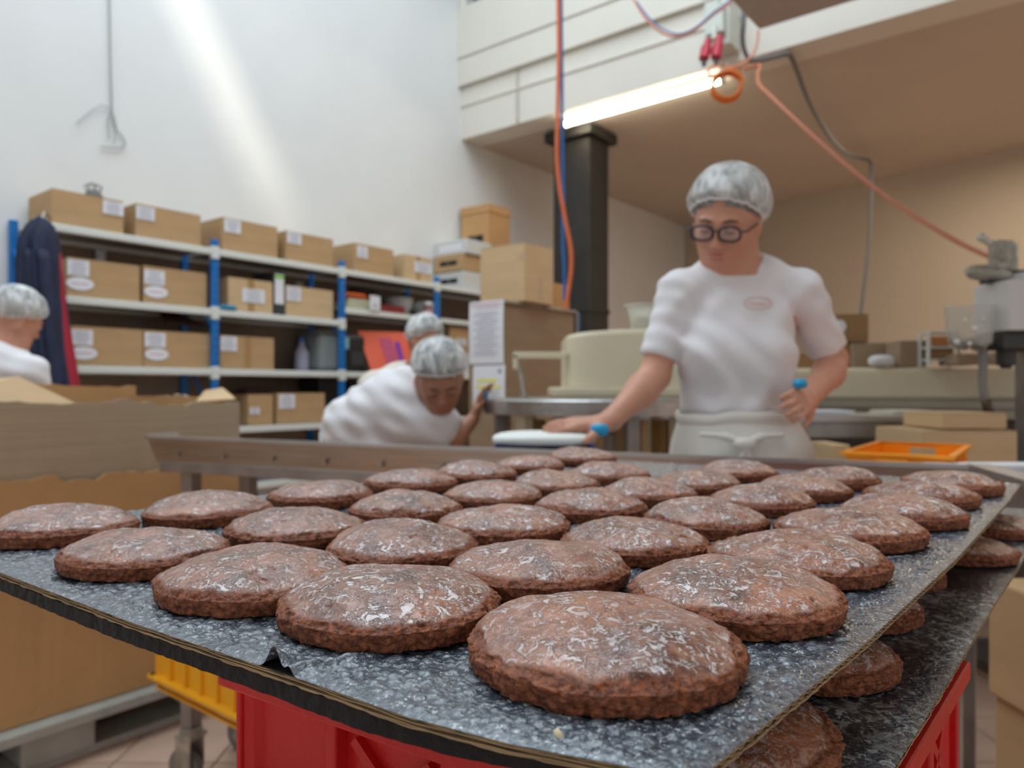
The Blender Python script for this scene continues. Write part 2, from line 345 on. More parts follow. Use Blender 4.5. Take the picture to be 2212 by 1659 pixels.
def vnoise(p, sc, seed=0.0, oct_=3):
    """value noise on an (n,3) array, about -1..1"""
    rs = np.random.RandomState(12345); T = rs.rand(64, 64, 64).astype(np.float32)*2-1
    out = np.zeros(len(p), np.float32); amp = 1.0
    for o_ in range(oct_):
        q = p*sc*(2**o_) + seed*17.3 + 31.7*o_; i = np.floor(q).astype(int); f = q-i; f = f*f*(3-2*f); r = 0
        for dx in (0, 1):
            for dy in (0, 1):
                for dz in (0, 1):
                    wgt = (f[:, 0] if dx else 1-f[:, 0])*(f[:, 1] if dy else 1-f[:, 1])*(f[:, 2] if dz else 1-f[:, 2])
                    r = r + wgt*T[(i[:, 0]+dx) & 63, (i[:, 1]+dy) & 63, (i[:, 2]+dz) & 63]
        out += amp*r; amp *= 0.5
    return out
def cookie_mesh(seed, nr, nt_, H=0.0192, R=0.0475):
    rs = np.random.RandomState(seed); ph = np.concatenate([np.linspace(0.02, 0.40, int(nr*.4), endpoint=False), np.linspace(0.40, 0.80, int(nr*.5), endpoint=False), np.linspace(0.80, 1.0, int(nr*.15))])*math.pi
    th = np.linspace(0, 2*math.pi, nt_, endpoint=False); PH, TH = np.meshgrid(ph, th, indexing='ij')
    z0 = 0.0068; sp = np.sin(PH); cp = np.cos(PH)
    r = R*np.where(PH < math.pi/2, (PH/(math.pi/2))**0.92*0.35+sp**0.85*0.65, 1-0.10*(1-sp))
    top_ = cp > 0
    rr = np.clip(r/R, 0, 1)
    z = np.where(top_, z0+(H-z0)*(0.84*(1-rr**2.15)+0.16*(1-rr**8))**0.96, z0-z0*np.clip((-cp)*1.5, 0, 1)**1.3)
    lob = 1+0.022*np.sin(2*TH+rs.rand()*6)+0.014*np.sin(3*TH+rs.rand()*6)+0.007*np.sin(7*TH+rs.rand()*6)
    bot = PH > math.pi*0.86
    r = np.where(bot, r*(1-(PH-math.pi*0.86)/(math.pi*0.14)), r)
    x = r*lob*np.cos(TH); y = r*lob*np.sin(TH)
    Pn = np.stack([x, y, z], -1).reshape(-1, 3).astype(np.float32)
    nrm = np.stack([np.cos(TH)*sp, np.sin(TH)*sp, np.where(top_, 0.35+cp, cp)], -1).reshape(-1, 3); nrm /= np.linalg.norm(nrm, axis=1)[:, None]
    g = np.clip((PH.ravel()/math.pi-0.425-0.030*vnoise(Pn, 90, seed, 2))*-26, 0, 1)
    dsp = 0.0009*vnoise(Pn, 60, seed, 4)*g + 0.0019*vnoise(Pn, 30, seed+3, 3)*g
    a = vnoise(Pn, 420, seed+5, 3); b = vnoise(Pn, 300, seed+9, 2); b2 = vnoise(Pn, 120, seed+8, 2)
    dsp += (1-g)*(0.00065*a + 0.0010*b2 - 0.0016*np.clip(b-0.30, 0, 1)**0.8)
    # undercut ledge where the crust breaks from the crumb
    ed = np.exp(-((PH.ravel()/math.pi-0.475)/0.025)**2); dsp -= 0.0004*ed*np.clip(0.3+b2, 0, 1.2)
    cn = np.abs(vnoise(Pn+np.float32(0.0)+0.004*vnoise(Pn, 120, seed+2, 2)[:, None], 26, seed+11, 2)); msk = np.clip(vnoise(Pn, 18, seed+4, 1)*3-0.9, 0, 1)
    crack = np.clip(1-cn/0.055, 0, 1)*msk*g; dsp -= 0.0020*crack
    pit = np.clip(vnoise(Pn, 170, seed+21, 1)-0.62, 0, 1)*g; dsp -= 0.004*pit
    flat = (PH.ravel() > math.pi*0.80)
    dsp = np.where(flat, 0, dsp)
    Pn = Pn + nrm*dsp[:, None]; Pn[:, 2] = np.maximum(Pn[:, 2], 0.0)
    nR = len(ph); k = np.arange(nt_); f = []
    for i in range(nR-1): f.append(np.stack([i*nt_+k, (i+1)*nt_+k, (i+1)*nt_+(k+1) % nt_, i*nt_+(k+1) % nt_], -1))
    V = np.vstack([Pn, [[0, 0, Pn[:nt_, 2].mean()]]]); cap = np.stack([np.full(nt_, len(V)-1), k, (k+1) % nt_, (k+1) % nt_], -1)
    gl_ = np.append(g, 1); cr_ = np.append(np.clip(crack+pit*3, 0, 1), 0)
    F4 = np.vstack(f); Ft = np.stack([np.full(nt_, len(V)-1), k, (k+1) % nt_], -1)
    me = bpy.data.meshes.new('gingerbread'); allv = V.astype(np.float32)
    me.vertices.add(len(V)); me.vertices.foreach_set('co', allv.ravel())
    lp = np.concatenate([F4.ravel(), Ft.ravel()]).astype(np.int32); me.loops.add(len(lp)); me.loops.foreach_set('vertex_index', lp)
    me.polygons.add(len(F4)+len(Ft)); me.polygons.foreach_set('loop_start', np.concatenate([np.arange(len(F4))*4, len(F4)*4+np.arange(len(Ft))*3]).astype(np.int32))
    me.update(calc_edges=True); me.polygons.foreach_set('use_smooth', np.ones(len(me.polygons), dtype=bool))
    for an, av in (('glaze', gl_), ('crack', cr_)):
        q = me.attributes.new(an, 'FLOAT', 'POINT'); q.data.foreach_set('value', av.astype(np.float32))
    me.materials.append(cm); return me
ZT = HC-0.0975
CK = {'A': [(.033,.265,.0495),(.100,.330,.0475),(.155,.401,.0466),(.218,.478,.0469),(.288,.544,.0432),(.350,.631,.0449),(.420,.705,.0446)],
'B': [(-.052,.315,.0464),(.013,.376,.0454),(.073,.441,.0433),(.135,.513,.0424),(.202,.596,.0421),(.264,.668,.0418),(.327,.740,.0410)],
'C': [(-.124,.356,.0453),(-.064,.428,.0447),(-.006,.491,.0441),(.061,.570,.0435),(.119,.646,.0424),(.178,.708,.0420),(.245,.800,.0432)],
'D': [(-.204,.413,.0450),(-.141,.482,.0448),(-.081,.561,.0438),(-.016,.629,.0433),(.042,.703,.0422),(.103,.782,.0430)],
'E': [(-.298,.490,.0455),(-.228,.555,.0464),(-.164,.635,.0449),(-.099,.721,.0459),(-.038,.791,.0446),(.021,.878,.0432),(.092,.971,.0470)]}
rown = {'A': 'right-edge row of the upper tray', 'B': 'second row from right, upper tray', 'C': 'middle row of the upper tray', 'D': 'fourth row from right, upper tray', 'E': 'leftmost row of the upper tray'}
ordn = ['nearest', 'second', 'third', 'fourth', 'fifth', 'sixth', 'farthest']
hi = [cookie_mesh(s_, 150, 420) for s_ in (1, 2, 3)]; md_ = [cookie_mesh(s_, 90, 240) for s_ in (4, 5, 6, 7, 8)]; lo = [cookie_mesh(s_, 60, 150) for s_ in (9, 10, 11, 12)]
ci = 0
for rk, lst in CK.items():
    for i, (x, y, r) in enumerate(lst):
        d = math.hypot(x, y)
        me = (hi[ci % 3] if d < 0.36 else md_[ci % 5] if d < 0.6 else lo[ci % 4]); ci += 1
        o = bpy.data.objects.new('gingerbread', me); COL.objects.link(o); o.location = (x, y, ZT+0.0003); o.rotation_euler = (0, 0, ci*2.4)
        s_ = r/0.0478; o.scale = (s_, s_, 0.98+0.08*((ci*37) % 10)/10)
        ow = 'nearest' if i == 0 else ('farthest' if i == len(lst)-1 else ordn[i]+' from the near end')
        extra = ' (largest, in front)' if rk == 'A' and i == 0 else ''
        tag(o, f'glazed brown gingerbread, {ow}, {rown[rk]}', 'gingerbread', 'gingerbreads on the upper tray')
# ------------------------------------------------------------------ trays with bubbly film
tm = bpy.data.materials.new('bubbly_film'); tm.use_nodes = True; nt = tm.node_tree; bs = nt.nodes['Principled BSDF']
tc = N('ShaderNodeTexCoord'); mp = N('ShaderNodeMapping'); Lk(tc.outputs['Object'], mp.inputs['Vector'])
ab = N('ShaderNodeAttribute', attribute_name='bub'); bub = ab.outputs['Fac']
base = ramp(noise(14, 5, 0.8), 0.35, (0.018, 0.027, 0.045), 0.68, (0.055, 0.075, 0.10))
milky = ramp(bub, 0.08, (0, 0, 0), 0.75, (0.75, 0.75, 0.75)); fl = ramp(noise(600, 4, 1.0), 0.59, (0, 0, 0), 0.66, (1, 1, 1)); fl2 = ramp(noise(150, 6, 2.0), 0.58, (0, 0, 0), 0.66, (.8, .8, .8))
c_ = mix(mth('MULTIPLY', milky, 0.42), base, (0.33, 0.38, 0.42)); c_ = mix(mth('MULTIPLY', fl, 0.85), c_, (0.62, 0.66, 0.70)); c_ = mix(mth('MULTIPLY', fl2, 0.28), c_, (0.48, 0.53, 0.57))  # milky bubble tops and pale flecks, strengthened as glints painted into the colour
Lk(c_, bs.inputs['Base Color']); bs.inputs['Roughness'].default_value = 0.30; bs.inputs['Coat Weight'].default_value = 0.8; bs.inputs['Coat Roughness'].default_value = 0.05
bp = N('ShaderNodeBump', Strength=0.8, Distance=0.0010); Lk(mth('ADD', noise(380, 4, 0.5), mth('MULTIPLY', noise(110, 4, 1.0), 1.3)), bp.inputs['Height']); Lk(bp.outputs[0], bs.inputs['Normal']); Lk(bp.outputs[0], bs.inputs['Coat Normal'])
tm2 = tm.copy(); tm2.name = 'mottled_film'; nt = tm2.node_tree; bs = nt.nodes['Principled BSDF']; tc = N('ShaderNodeTexCoord'); mp = N('ShaderNodeMapping'); Lk(tc.outputs['Object'], mp.inputs['Vector'])
bb_ = ramp(noise(11, 4, 0.4), 0.42, (0.010, 0.013, 0.024), 0.58, (0.055, 0.07, 0.09)); ff = mth('MAXIMUM', ramp(noise(230, 4, 1.0), 0.53, (0, 0, 0), 0.60, (1, 1, 1)), ramp(noise(75, 5, 1.5), 0.54, (0, 0, 0), 0.62, (.8, .8, .8)))
Lk(mix(mth('MULTIPLY', mth('MULTIPLY', ff, ramp(noise(11, 4, 0.4), 0.40, (.12, .12, .12), .55, (1, 1, 1))), .8), bb_, (0.50, 0.52, 0.50)), bs.inputs['Base Color']); bs.inputs['Coat Weight'].default_value = .35
CARDE = mat('corrugated_edge', (0.46, 0.33, 0.18), 0.8, var=0.15, vscale=60)
LINER = mat('corrugated_liner', (0.10, 0.062, 0.035), 0.8, var=0.4, vscale=80)
BLACKF = mat('black_tray_film', (0.006, 0.006, 0.008), 0.75, bump=0.6, bscale=160)
def coons(r_, l_, far_, back_, U, V):
    """r_: near corner to right corner (u); l_: near to left (v)"""
    def ev(pl, t):
        pl = np.array(pl); d = np.concatenate([[0], np.cumsum(np.linalg.norm(np.diff(pl, axis=0), axis=1))]); d /= d[-1]
        return np.stack([np.interp(t, d, pl[:, k]) for k in (0, 1)], -1)
    Ru = ev(r_, U); Bu = ev(back_, U); Lv = ev(l_, V); Fv = ev(far_, V); u = U[:, None, None]; v = V[None, :, None]
    return (1-v)*Ru[:, None]+v*Bu[:, None]+(1-u)*Lv[None]+u*Fv[None]-((1-u)*(1-v)*Ru[0]+u*(1-v)*Ru[-1]+(1-u)*v*Bu[0]+u*v*Bu[-1])
def tray(label, r_, l_, far_, back_, z, nu, nv, nbub, seed, thick=0.0125, uspan=(0, 1), vspan=(0, 1), film=None, hs=1.0):
    near = r_[0]; root = thing('baking_tray', label, 'tray', (near[0], near[1], z))
    U = np.linspace(0, 1, nu)**1.45; V = np.linspace(0, 1, nv)**1.25; XY = coons(r_, l_, far_, back_, U, V)
    lu = np.linalg.norm(np.array(r_[-1])-np.array(r_[0])); lv = np.linalg.norm(np.array(l_[-1])-np.array(l_[0])); ul = U*lu; vl = V*lv
    Hh = np.zeros((nu, nv), np.float32); Bb = np.zeros((nu, nv), np.float32); rs = np.random.RandomState(seed)
    for k in range(nbub):
        r = 0.0008+0.0020*rs.rand()**3.5; a = rs.rand()**1.35*lu; b = (vspan[0]+(vspan[1]-vspan[0])*rs.rand())*lv
        i0, i1 = np.searchsorted(ul, (a-r, a+r)); j0, j1 = np.searchsorted(vl, (b-r, b+r))
        if i1 <= i0 or j1 <= j0: continue
        A = (ul[i0:i1]-a)[:, None]; B = (vl[j0:j1]-b)[None]; q = 1-(A*A+B*B)/(r*r); q = np.clip(q, 0, 1)**0.7
        Hh[i0:i1, j0:j1] = np.maximum(Hh[i0:i1, j0:j1], q*r*0.40); Bb[i0:i1, j0:j1] = np.maximum(Bb[i0:i1, j0:j1], q*rs.uniform(0.2, 1))
    G = np.stack([np.broadcast_to(U[:, None]*lu, (nu, nv)), np.broadcast_to(V[None]*lv, (nu, nv)), np.full((nu, nv), 0.5+seed)], -1).reshape(-1, 3)
    wav = (vnoise(G, 45, seed, 2)*0.0006).reshape(nu, nv)
    # shallow round hollows left by cookies, and rolled edge
    e = np.minimum(np.minimum(U[:, None]*lu, (1-U[:, None])*lu), np.minimum(V[None]*lv, (1-V[None])*lv)); edge = np.clip(e/0.007, 0, 1)
    Z = (Hh*0.9+wav)*hs*edge - 0.0009*(1-edge)**2 - 0.0008
    # raised wrinkle running in from the near left edge
    if seed == 1:
        vv = V[None]*lv; uu = U[:, None]*lu; cen = 0.142-0.30*uu; wr = np.exp(-((vv-cen)/0.0022)**2)*np.clip(1-uu/0.055, 0, 1); Z = Z+wr*0.0030
        cur = np.exp(-((vv-0.150)/0.0042)**2)*np.clip(1-uu/0.008, 0, 1); Z = Z+cur*0.0085
    VV = np.concatenate([XY-np.array(near)[None, None], Z[..., None]], -1).reshape(-1, 3)
    npmesh('bubbly_film', VV, gridfaces(nu, nv), film or tm, root, attr={'bub': Bb.ravel()})
    # layers under the film, following the four edges
    def rim(uu_, vv_):
        q = coons(r_, l_, far_, back_, np.array([0.0, 1.0]), np.array([0.0, 1.0])); return q
    n = 160; UU = np.linspace(0, 1, n)
    c = coons(r_, l_, far_, back_, UU, UU)-np.array(near)
    loop = np.concatenate([c[:, 0], c[-1, 1:], c[::-1, -1][1:], c[0, ::-1][1:-1]]); ctr = loop.mean(0)
    def layer(name, z0, z1, inset, m, wob=0.0, sd=0):
        rs2 = np.random.RandomState(sd+seed); Lp = loop + (ctr-loop)/np.linalg.norm(ctr-loop, axis=1)[:, None]*(inset+wob*rs2.rand(len(loop))[:, None]); mb = MB(); k = len(Lp)
        v_ = [(p[0], p[1], z0) for p in Lp]+[(p[0], p[1], z1) for p in Lp]
        mb.add(v_, [tuple(range(k-1, -1, -1)), tuple(range(k, 2*k))]+[(i, (i+1) % k, k+(i+1) % k, k+i) for i in range(k)]); return obj(name, mb, m, root)
    layer('film_underlay', -0.0023, -0.0018, 0.0004, BLACKF, 0.0010, 6)
    layer('cardboard_liner', -0.0028, -0.0024, 0.0006, CARDE, 0.0008, 1)
    layer('cardboard_liner', -0.0041, -0.0037, 0.0004, LINER, 0.0010, 2)
    layer('cardboard_liner', -0.0053, -0.0049, 0.0006, CARDE, 0.0009, 3)
    def flute(z0, z1, lines, per, amp, nm='fluting'):
        mb = MB()
        for line in lines:
            line = line.astype(float); d = np.concatenate([[0], np.cumsum(np.linalg.norm(np.diff(line, axis=0), axis=1))]); m_ = int(d[-1]/(per/6)); t = np.linspace(0, d[-1], m_); xs = np.interp(t, d, line[:, 0]); ys = np.interp(t, d, line[:, 1])
            inn = (ctr-np.array([xs.mean(), ys.mean()])); inn /= np.linalg.norm(inn)
            zz = (z0+z1)/2+amp*(z1-z0)/2*np.sin(t*2*math.pi/per+1.5*np.sin(t*61)); v_ = []
            for a, b, c2 in zip(xs, ys, zz): v_ += [(a+inn[0]*.0006, b+inn[1]*.0006, c2-0.00018), (a+inn[0]*.0006, b+inn[1]*.0006, c2+0.00018), (a+inn[0]*.012, b+inn[1]*.012, c2+0.00018), (a+inn[0]*.012, b+inn[1]*.012, c2-0.00018)]
            mb.add(v_, [(4*i+k, 4*i+4+k, 4*i+4+(k+1) % 4, 4*i+(k+1) % 4) for i in range(m_-1) for k in range(4)])
        return tag(obj(nm, mb, CARDE, root), kind='stuff')
    Ll = np.array(l_)-np.array(near); Rr = np.array(r_)-np.array(near)
    flute(-0.0037, -0.0028, [Rr], 0.0060, .95); flute(-0.0049, -0.0041, [Rr], 0.0060, .95); flute(-0.0037, -0.0028, [Ll], 0.045, .5); flute(-0.0049, -0.0041, [Ll], 0.038, .5)
    layer('flute_gap_shade', -0.0049, -0.0028, 0.008, DARK)  # black fill that paints the shade in the gaps between the liners
    if thick > .008:
        inw = (np.array(l_[-1])-np.array(l_[0])); inw = inw/np.linalg.norm(inw)*0.022; loop = loop+inw
        layer('black_backing', -thick, -0.0055, 0.0012, BLACKF, 0.0007, 5)
    return root
r1 = [(.047,.187),(.140,.290),(.261,.432),(.442,.655),(.528,.765)]
l1 = [(.047,.187),(-.0008,.206),(-.032,.223),(-.067,.248),(-.159,.311),(-.2765,.398),(-.40,.492)]
f1 = [(.528,.765),(.09,1.06)]; b1 = [(-.40,.492),(.09,1.06)]
TR1 = tray('upper cardboard tray covered in bubbly slate-blue film, filled with gingerbreads', r1, l1, f1, b1, ZT, 800, 640, 42000, 1, thick=0.0120)
d2 = 0.1355; Z2 = HC-d2
sx, sy = 0.089, 0.050
def sh(p, ex=0.0): return (p[0]+0.074, p[1]+0.064)
r2 = [(.097,.219),(.1355,.2634),(.19,.328),(.312,.475),(.3925,.570),(.602,.829)]; l2 = [(.097,.219),(-.350,.527)]
f2 = [(.602,.829),(.150,1.120)]; b2 = [(-.350,.527),(.150,1.120)]
TR2 = tray('lower cardboard tray with mottled blue-black film sticking out under the upper one', r2, l2, f2, b2, Z2, 520, 330, 9000, 2, thick=0.0060, vspan=(0, .35), film=tm2, hs=.45)
# cookies on the lower tray: outermost row, five in view, and one of the next row at the near end
low = [(.075,.287,.049,'nearest'),(.142,.367,.046,'second'),(.200,.450,.046,'third'),(.259,.528,.046,'fourth'),(.359,.602,.046,'fifth'),(.452,.700,.046,'farthest')]
for i, (x, y, r, w_) in enumerate(low):
    o = bpy.data.objects.new('gingerbread', md_[(i*2+1) % 5] if i else hi[1]); COL.objects.link(o); o.location = (x, y, Z2+0.0003); o.rotation_euler = (0, 0, i*1.7+.4); s_ = r/0.0478; o.scale = (s_, s_, 0.88)
    ow = w_ if i in (0, 5) else w_+' from the near end'
    tag(o, f'gingerbread half hidden on the lower tray, {ow} along its right edge', 'gingerbread', 'gingerbreads on the lower tray')
# crumb of pastry sticking on the near edge
cp_ = P(1207, 1590, 0.213); cp_ = P(1207, 1590, 0.2085); mb = MB().tube([cp_+Vector((-.001, 0, .002)), cp_+Vector((0.0, -.0008, .0005)), cp_+Vector((.0008, -.0015, -.0022)), cp_+Vector((.0022, -.0018, -.0042))], [.0009, .0013, .0009, .0003], n=7)
tag(obj('dough_crumb', mb, mat('dough', (0.75, 0.62, 0.42), 0.7), smooth=True, loc=tuple(cp_)), 'tiny cream dough flake stuck on the near edge of the upper tray', 'crumb')
# ------------------------------------------------------------------ plastic crates under the trays
def lattice_crate(name, label, cat, near, du, dv, lu_, lv_, ztop, h, m, flange=None, ribs=True, group=None, floor_t=0.006, window=True):
    """euro crate: near corner, unit directions du, dv, lengths; walls with recessed lattice windows"""
    root = thing(name, label, cat, (near[0], near[1], ztop-h), group=group); du = Vector(du); dv = Vector(dv); t = 0.004
    def wall(a, d, L, out, nwin, nm):
        mb = MB(); rz = math.atan2(d.y, d.x); z0 = 0.0; H = h
        def bx(s0, s1, za, zb, th=t, off=0.0): mb.box(a+d*((s0+s1)/2)+out*(off+th/2)+Vector((0, 0, (za+zb)/2)), (s1-s0, th, zb-za), rz=rz)
        bx(0, L, 0, H)                                            # skin
        bx(-.010, L+.010, H-0.010, H, 0.016); bx(0, L, 0, 0.012, 0.010)
        if flange: bx(-0.020, L+0.020, flange-0.006, flange+0.004, 0.022); bx(0, L, flange-0.03, flange-0.024, 0.012)
        k = nwin
        for i in range(k+1):
            s0 = L*i/k; bx(max(0, s0-0.004), min(L, s0+0.004), 0, H, 0.012)
        o = obj(nm, mb, m, root, bevel=0.0012)
        if window:
            for i in range(k):
                lm = MB()
                if k > 2 and i % 2: continue
                s0, s1 = L*i/k+0.012, L*(i+1)/k-0.012; za, zb = (flange+0.012 if flange and flange > h*0.4 else 0.02), H-0.018
                if zb-za < 0.02: za, zb = 0.02, H-0.018
                for (sa, z_a, sb, z_b) in ((s0, za, s1, zb), (s0, zb, s1, za)):
                    p = a+d*sa+out*0.006+Vector((0, 0, z_a)); q = a+d*sb+out*0.006+Vector((0, 0, z_b)); lm.bar(p, q, 0.005, 0.005)
                obj('lattice', lm, m, o)
            return o
        return o
    nu_ = Vector((du.y, -du.x, 0)); nv_ = Vector((dv.y, -dv.x, 0))
    if nu_.dot(dv) > 0: nu_ = -nu_
    if nv_.dot(du) > 0: nv_ = -nv_
    Z = Vector((0, 0, 0)); k1 = max(2, round(lu_/0.07)); k2 = max(2, round(lv_/0.07))
    wall(Z, du, lu_, nu_, k1, 'side_wall'); wall(Z, dv, lv_, nv_, k2, 'side_wall')
    wall(du*lu_, dv, lv_, -nv_, k2, 'side_wall'); wall(dv*lv_, du, lu_, -nu_, k1, 'side_wall')
    c = (du*lu_+dv*lv_)/2; pts = [Z, du*lu_, du*lu_+dv*lv_, dv*lv_]
    b = poly_slab([(p.x, p.y) for p in pts], 0.0, floor_t); obj('crate_floor', b, m, root)
    for p in pts:
        q = p+(c-p).normalized()*0.004; obj('corner_post', MB().cyl(q, q+Vector((0, 0, h)), 0.012, n=12), m, root)
    return root
zc = Z2-0.0135
DU = (0.643, 0.766, 0); DV = (-0.836, 0.548, 0)
# near corner chosen so its left corner and right corner fall where the picture shows them
lattice_crate('plastic_crate', 'red plastic crate directly under the two gingerbread trays', 'crate', (.0983, .246), DU, DV, .208, .286, zc, .175, RED, flange=.105)
zz = zc-.175
for k in range(4):
    lattice_crate('plastic_crate', ['second red crate down the stack under the trays', 'third red crate down the stack under the trays', 'fourth red crate down the stack', 'bottom red crate of the stack, standing on the floor'][k], 'crate', (.0953, .242), DU, DV, .214, .292, zz, (zc-.175)/4, RED, flange=.16, group='red crates stacked under the trays', window=(k == 0)); zz -= (zc-.175)/4
# second stack further back carries the far half of the trays
zz = zc
for k in range(4):
    hh = zc/4
    lattice_crate('plastic_crate', ['red crate under the far end of the trays, topmost of the hidden stack', 'red crate second in the hidden far stack', 'red crate third in the hidden far stack', 'red crate at the foot of the hidden far stack'][k], 'crate', (.165, .53), DU, DV, .30, .30, zz, hh, RED, flange=.18, group='red crates of the far stack', window=False); zz -= hh

# ------------------------------------------------------------------ steel work table behind the trays
TL = Vector((-1.0, 2.07, 0)); TDu = Vector((0.9155, -0.402, 0)); TDn = Vector((0.402, 0.9155, 0)); TL_len = 2.0; TW = 0.30; TZ = 0.99
tb_ = thing('steel_work_table', 'long stainless steel trough table on castors between the trays and the workers', 'table', TL, math.atan2(TDu.y, TDu.x))
# local: x along the near edge, y away
def rimwall(mb, a, b, out, zt=TZ, drop=0.070, flare=0.03):
    a = Vector(a); b = Vector(b); out = Vector(out); Zt = Vector((0, 0, zt)); th = 0.003
    top0, top1 = a+out*flare+Zt, b+out*flare+Zt; bot0, bot1 = a+Vector((0, 0, zt-drop)), b+Vector((0, 0, zt-drop)); i_ = -out*th
    mb.add([top0, top1, bot1, bot0, top0+i_*2, top1+i_*2, bot1+i_*2, bot0+i_*2], [(0, 1, 2, 3), (7, 6, 5, 4), (0, 4, 5, 1), (3, 2, 6, 7), (0, 3, 7, 4), (1, 5, 6, 2)])
    mb.bar(top0-Vector((0, 0, .003))+out*.004, top1-Vector((0, 0, .003))+out*.004, 0.014, 0.008)
mb = MB(); rimwall(mb, (0, 0, 0), (TL_len, 0, 0), (0, -1, 0)); obj('rim', mb, STEEL, tb_)
obj('back_lip', MB().box((TL_len/2, TW+.004, TZ-.070), (TL_len, .008, .022)), STEEL, tb_)
mb = MB(); rimwall(mb, (0, 0, 0), (0, .10, 0), (-1, 0, 0)); obj('rim', mb, STEEL, tb_)
obj('side_rail', MB().bar((TL_len-.03, -.02, TZ-.004), (TL_len+.02, -.34, TZ-.004), .035, .012).bar((TL_len-.03, -.02, TZ-.04), (TL_len+.02, -.34, TZ-.04), .006, .07), STEEL, tb_)
obj('pan', MB().box((TL_len/2, TW/2, TZ-.073), (TL_len, TW, .006)), STEEL, tb_)
mb = MB().box((TL_len/2, 0.012, TZ-.088), (TL_len-.03, .03, .026)).box((TL_len/2, TW-.012, TZ-.088), (TL_len-.03, .03, .026)); obj('apron_rail', mb, STEELD, tb_, bevel=.002)
rv = MB()
for k in range(12): rv.cyl((0.1+k*.165, -.012, TZ-.052), (0.1+k*.165, -.020, TZ-.052), .005, n=8)
obj('rivets', rv, STEELD, tb_)
for lx in (0.09, 1.0, 1.92):
    for ly in (0.04, TW-.04):
        lg = obj('leg', MB().box((lx, ly, (TZ-.08+.17)/2), (.04, .04, TZ-.08-.17)), STEELD, tb_, bevel=.003)
        cs = MB().cyl((lx, ly, .172), (lx, ly, .150), .03, n=16); cs.box((lx-.005, ly-.024, .105), (.055, .005, .10)).box((lx-.005, ly+.024, .105), (.055, .005, .10)).box((lx, ly, .15), (.06, .06, .012))
        ct = obj('castor', cs, CAST, tb_, bevel=.001)
        wh = MB(); wh.cyl((lx-.02, ly-.014, .055), (lx-.02, ly+.014, .055), .055, n=28)
        wo_ = obj('wheel', wh, mat('grey_rubber', (.20, .20, .19), .6), ct, bevel=.006, smooth=False)
        hb = MB().cyl((lx-.02, ly-.030, .055), (lx-.02, ly+.030, .055), .014, n=16); obj('wheel_hub', hb, CAST, ct)
obj('shelf', MB().box((TL_len/2, TW/2-.05, .384), (TL_len-.27, TW+.10, .02)), STEELD, tb_)
# small seam where the near rim has a joint is left plain; yellow crate on the low shelf
yc0 = Vector((-0.884, 1.85, 0)); c0 = Vector((-0.643, 1.662, 0)); ydir = (c0-yc0).normalized(); ynor = Vector((-ydir.y, ydir.x, 0))
lattice_crate('plastic_crate', 'yellow plastic crate on the low shelf beside the red crates', 'crate', (yc0.x+ydir.x*.0, yc0.y), tuple(ydir), tuple(ynor), .42, .26, .396+.23, .23, YELC, flange=.006, window=False)
# white slab on a blue box, held by the worker
s0 = P(1075, 962, 1.72); s1 = P(1290, 962, 1.68); sc_ = (s0+s1)/2
bb = thing('blue_tray', 'dark blue flat plastic tray under the white block on the steel table', 'tray', (sc_.x, sc_.y+.06, TZ-.068), .02)
mb = MB().box((0, 0, .006), (.245, .17, .008));
for a, b, c, d in ((-.122, 0, .006, .17), (.122, 0, .006, .17), (0, -.084, .245, .006), (0, .084, .245, .006)): mb.box((a, b, .031), (c, d, .058))
obj('tray_body', mb, mat('navy_plastic', (.008, .03, .20), .4), bb, bevel=.002)
def superslab(c, sx_, sy_, sz_, n=48, m=14, e=3.2, rz=0):
    v = []; mb = MB(); rings = []
    for i in range(m):
        a = -math.pi/2+math.pi*(i+.02)/(m-1+.04); ca = abs(math.cos(a))**(2/2.6); sa = math.copysign(abs(math.sin(a))**(2/2.6), math.sin(a)); ring = []
        for k in range(n):
            b = 2*math.pi*k/n; cb = math.copysign(abs(math.cos(b))**(2/e), math.cos(b)); sb = math.copysign(abs(math.sin(b))**(2/e), math.sin(b))
            x = sx_/2*ca*cb; y = sy_/2*ca*sb; ring.append((c[0]+x*math.cos(rz)-y*math.sin(rz), c[1]+x*math.sin(rz)+y*math.cos(rz), c[2]+sz_/2*sa))
        rings.append(ring)
    return mb.loft(rings)
sl = P(1176, 946, 1.72)
SLC = (sc_.x-.005, sc_.y+.055, TZ-.068+.0605+.019)
tag(obj('white_block', superslab(SLC, .245, .16, .038), mat('white_icing_board', (.86, .88, .84), .5), smooth=True, loc=SLC), 'smooth white rounded slab lying on the blue tray under the hand', 'slab')
# orange shallow crate
oc0 = P(1832, 1000, 1.62); oz = TZ-.069
orc = thing('shallow_crate', 'shallow orange plastic crate behind the trays at the right end of the steel table', 'crate', ((.727+.876+1.11+.962)/4, (1.604+1.493+1.79+1.916)/4, .9225), math.atan2(B2.y, B2.x)+.035)
ow_, od_, oh_ = .190, .385, .062
mb = MB()
mb.box((0, -od_/2, oh_/2), (ow_, .004, oh_)); mb.box((0, -od_/2-.005, oh_-.004), (ow_+.02, .014, .007)); mb.box((-.005, -od_/2-.006, oh_*.42), (.06, .012, oh_*.8)); obj('side_wall', mb, ORC, orc, bevel=.001)
mb = MB(); 
mb.box((-.062, od_/2, oh_/2), (.066, .004, oh_)); mb.box((.062, od_/2, oh_/2), (.066, .004, oh_)); mb.box((0, od_/2, .015), (.06, .004, .03)); mb.box((0, od_/2, oh_-.006), (.06, .004, .012)); mb.box((0, od_/2+.005, oh_-.004), (ow_+.02, .014, .007)); obj('side_wall', mb, ORC, orc, bevel=.001)
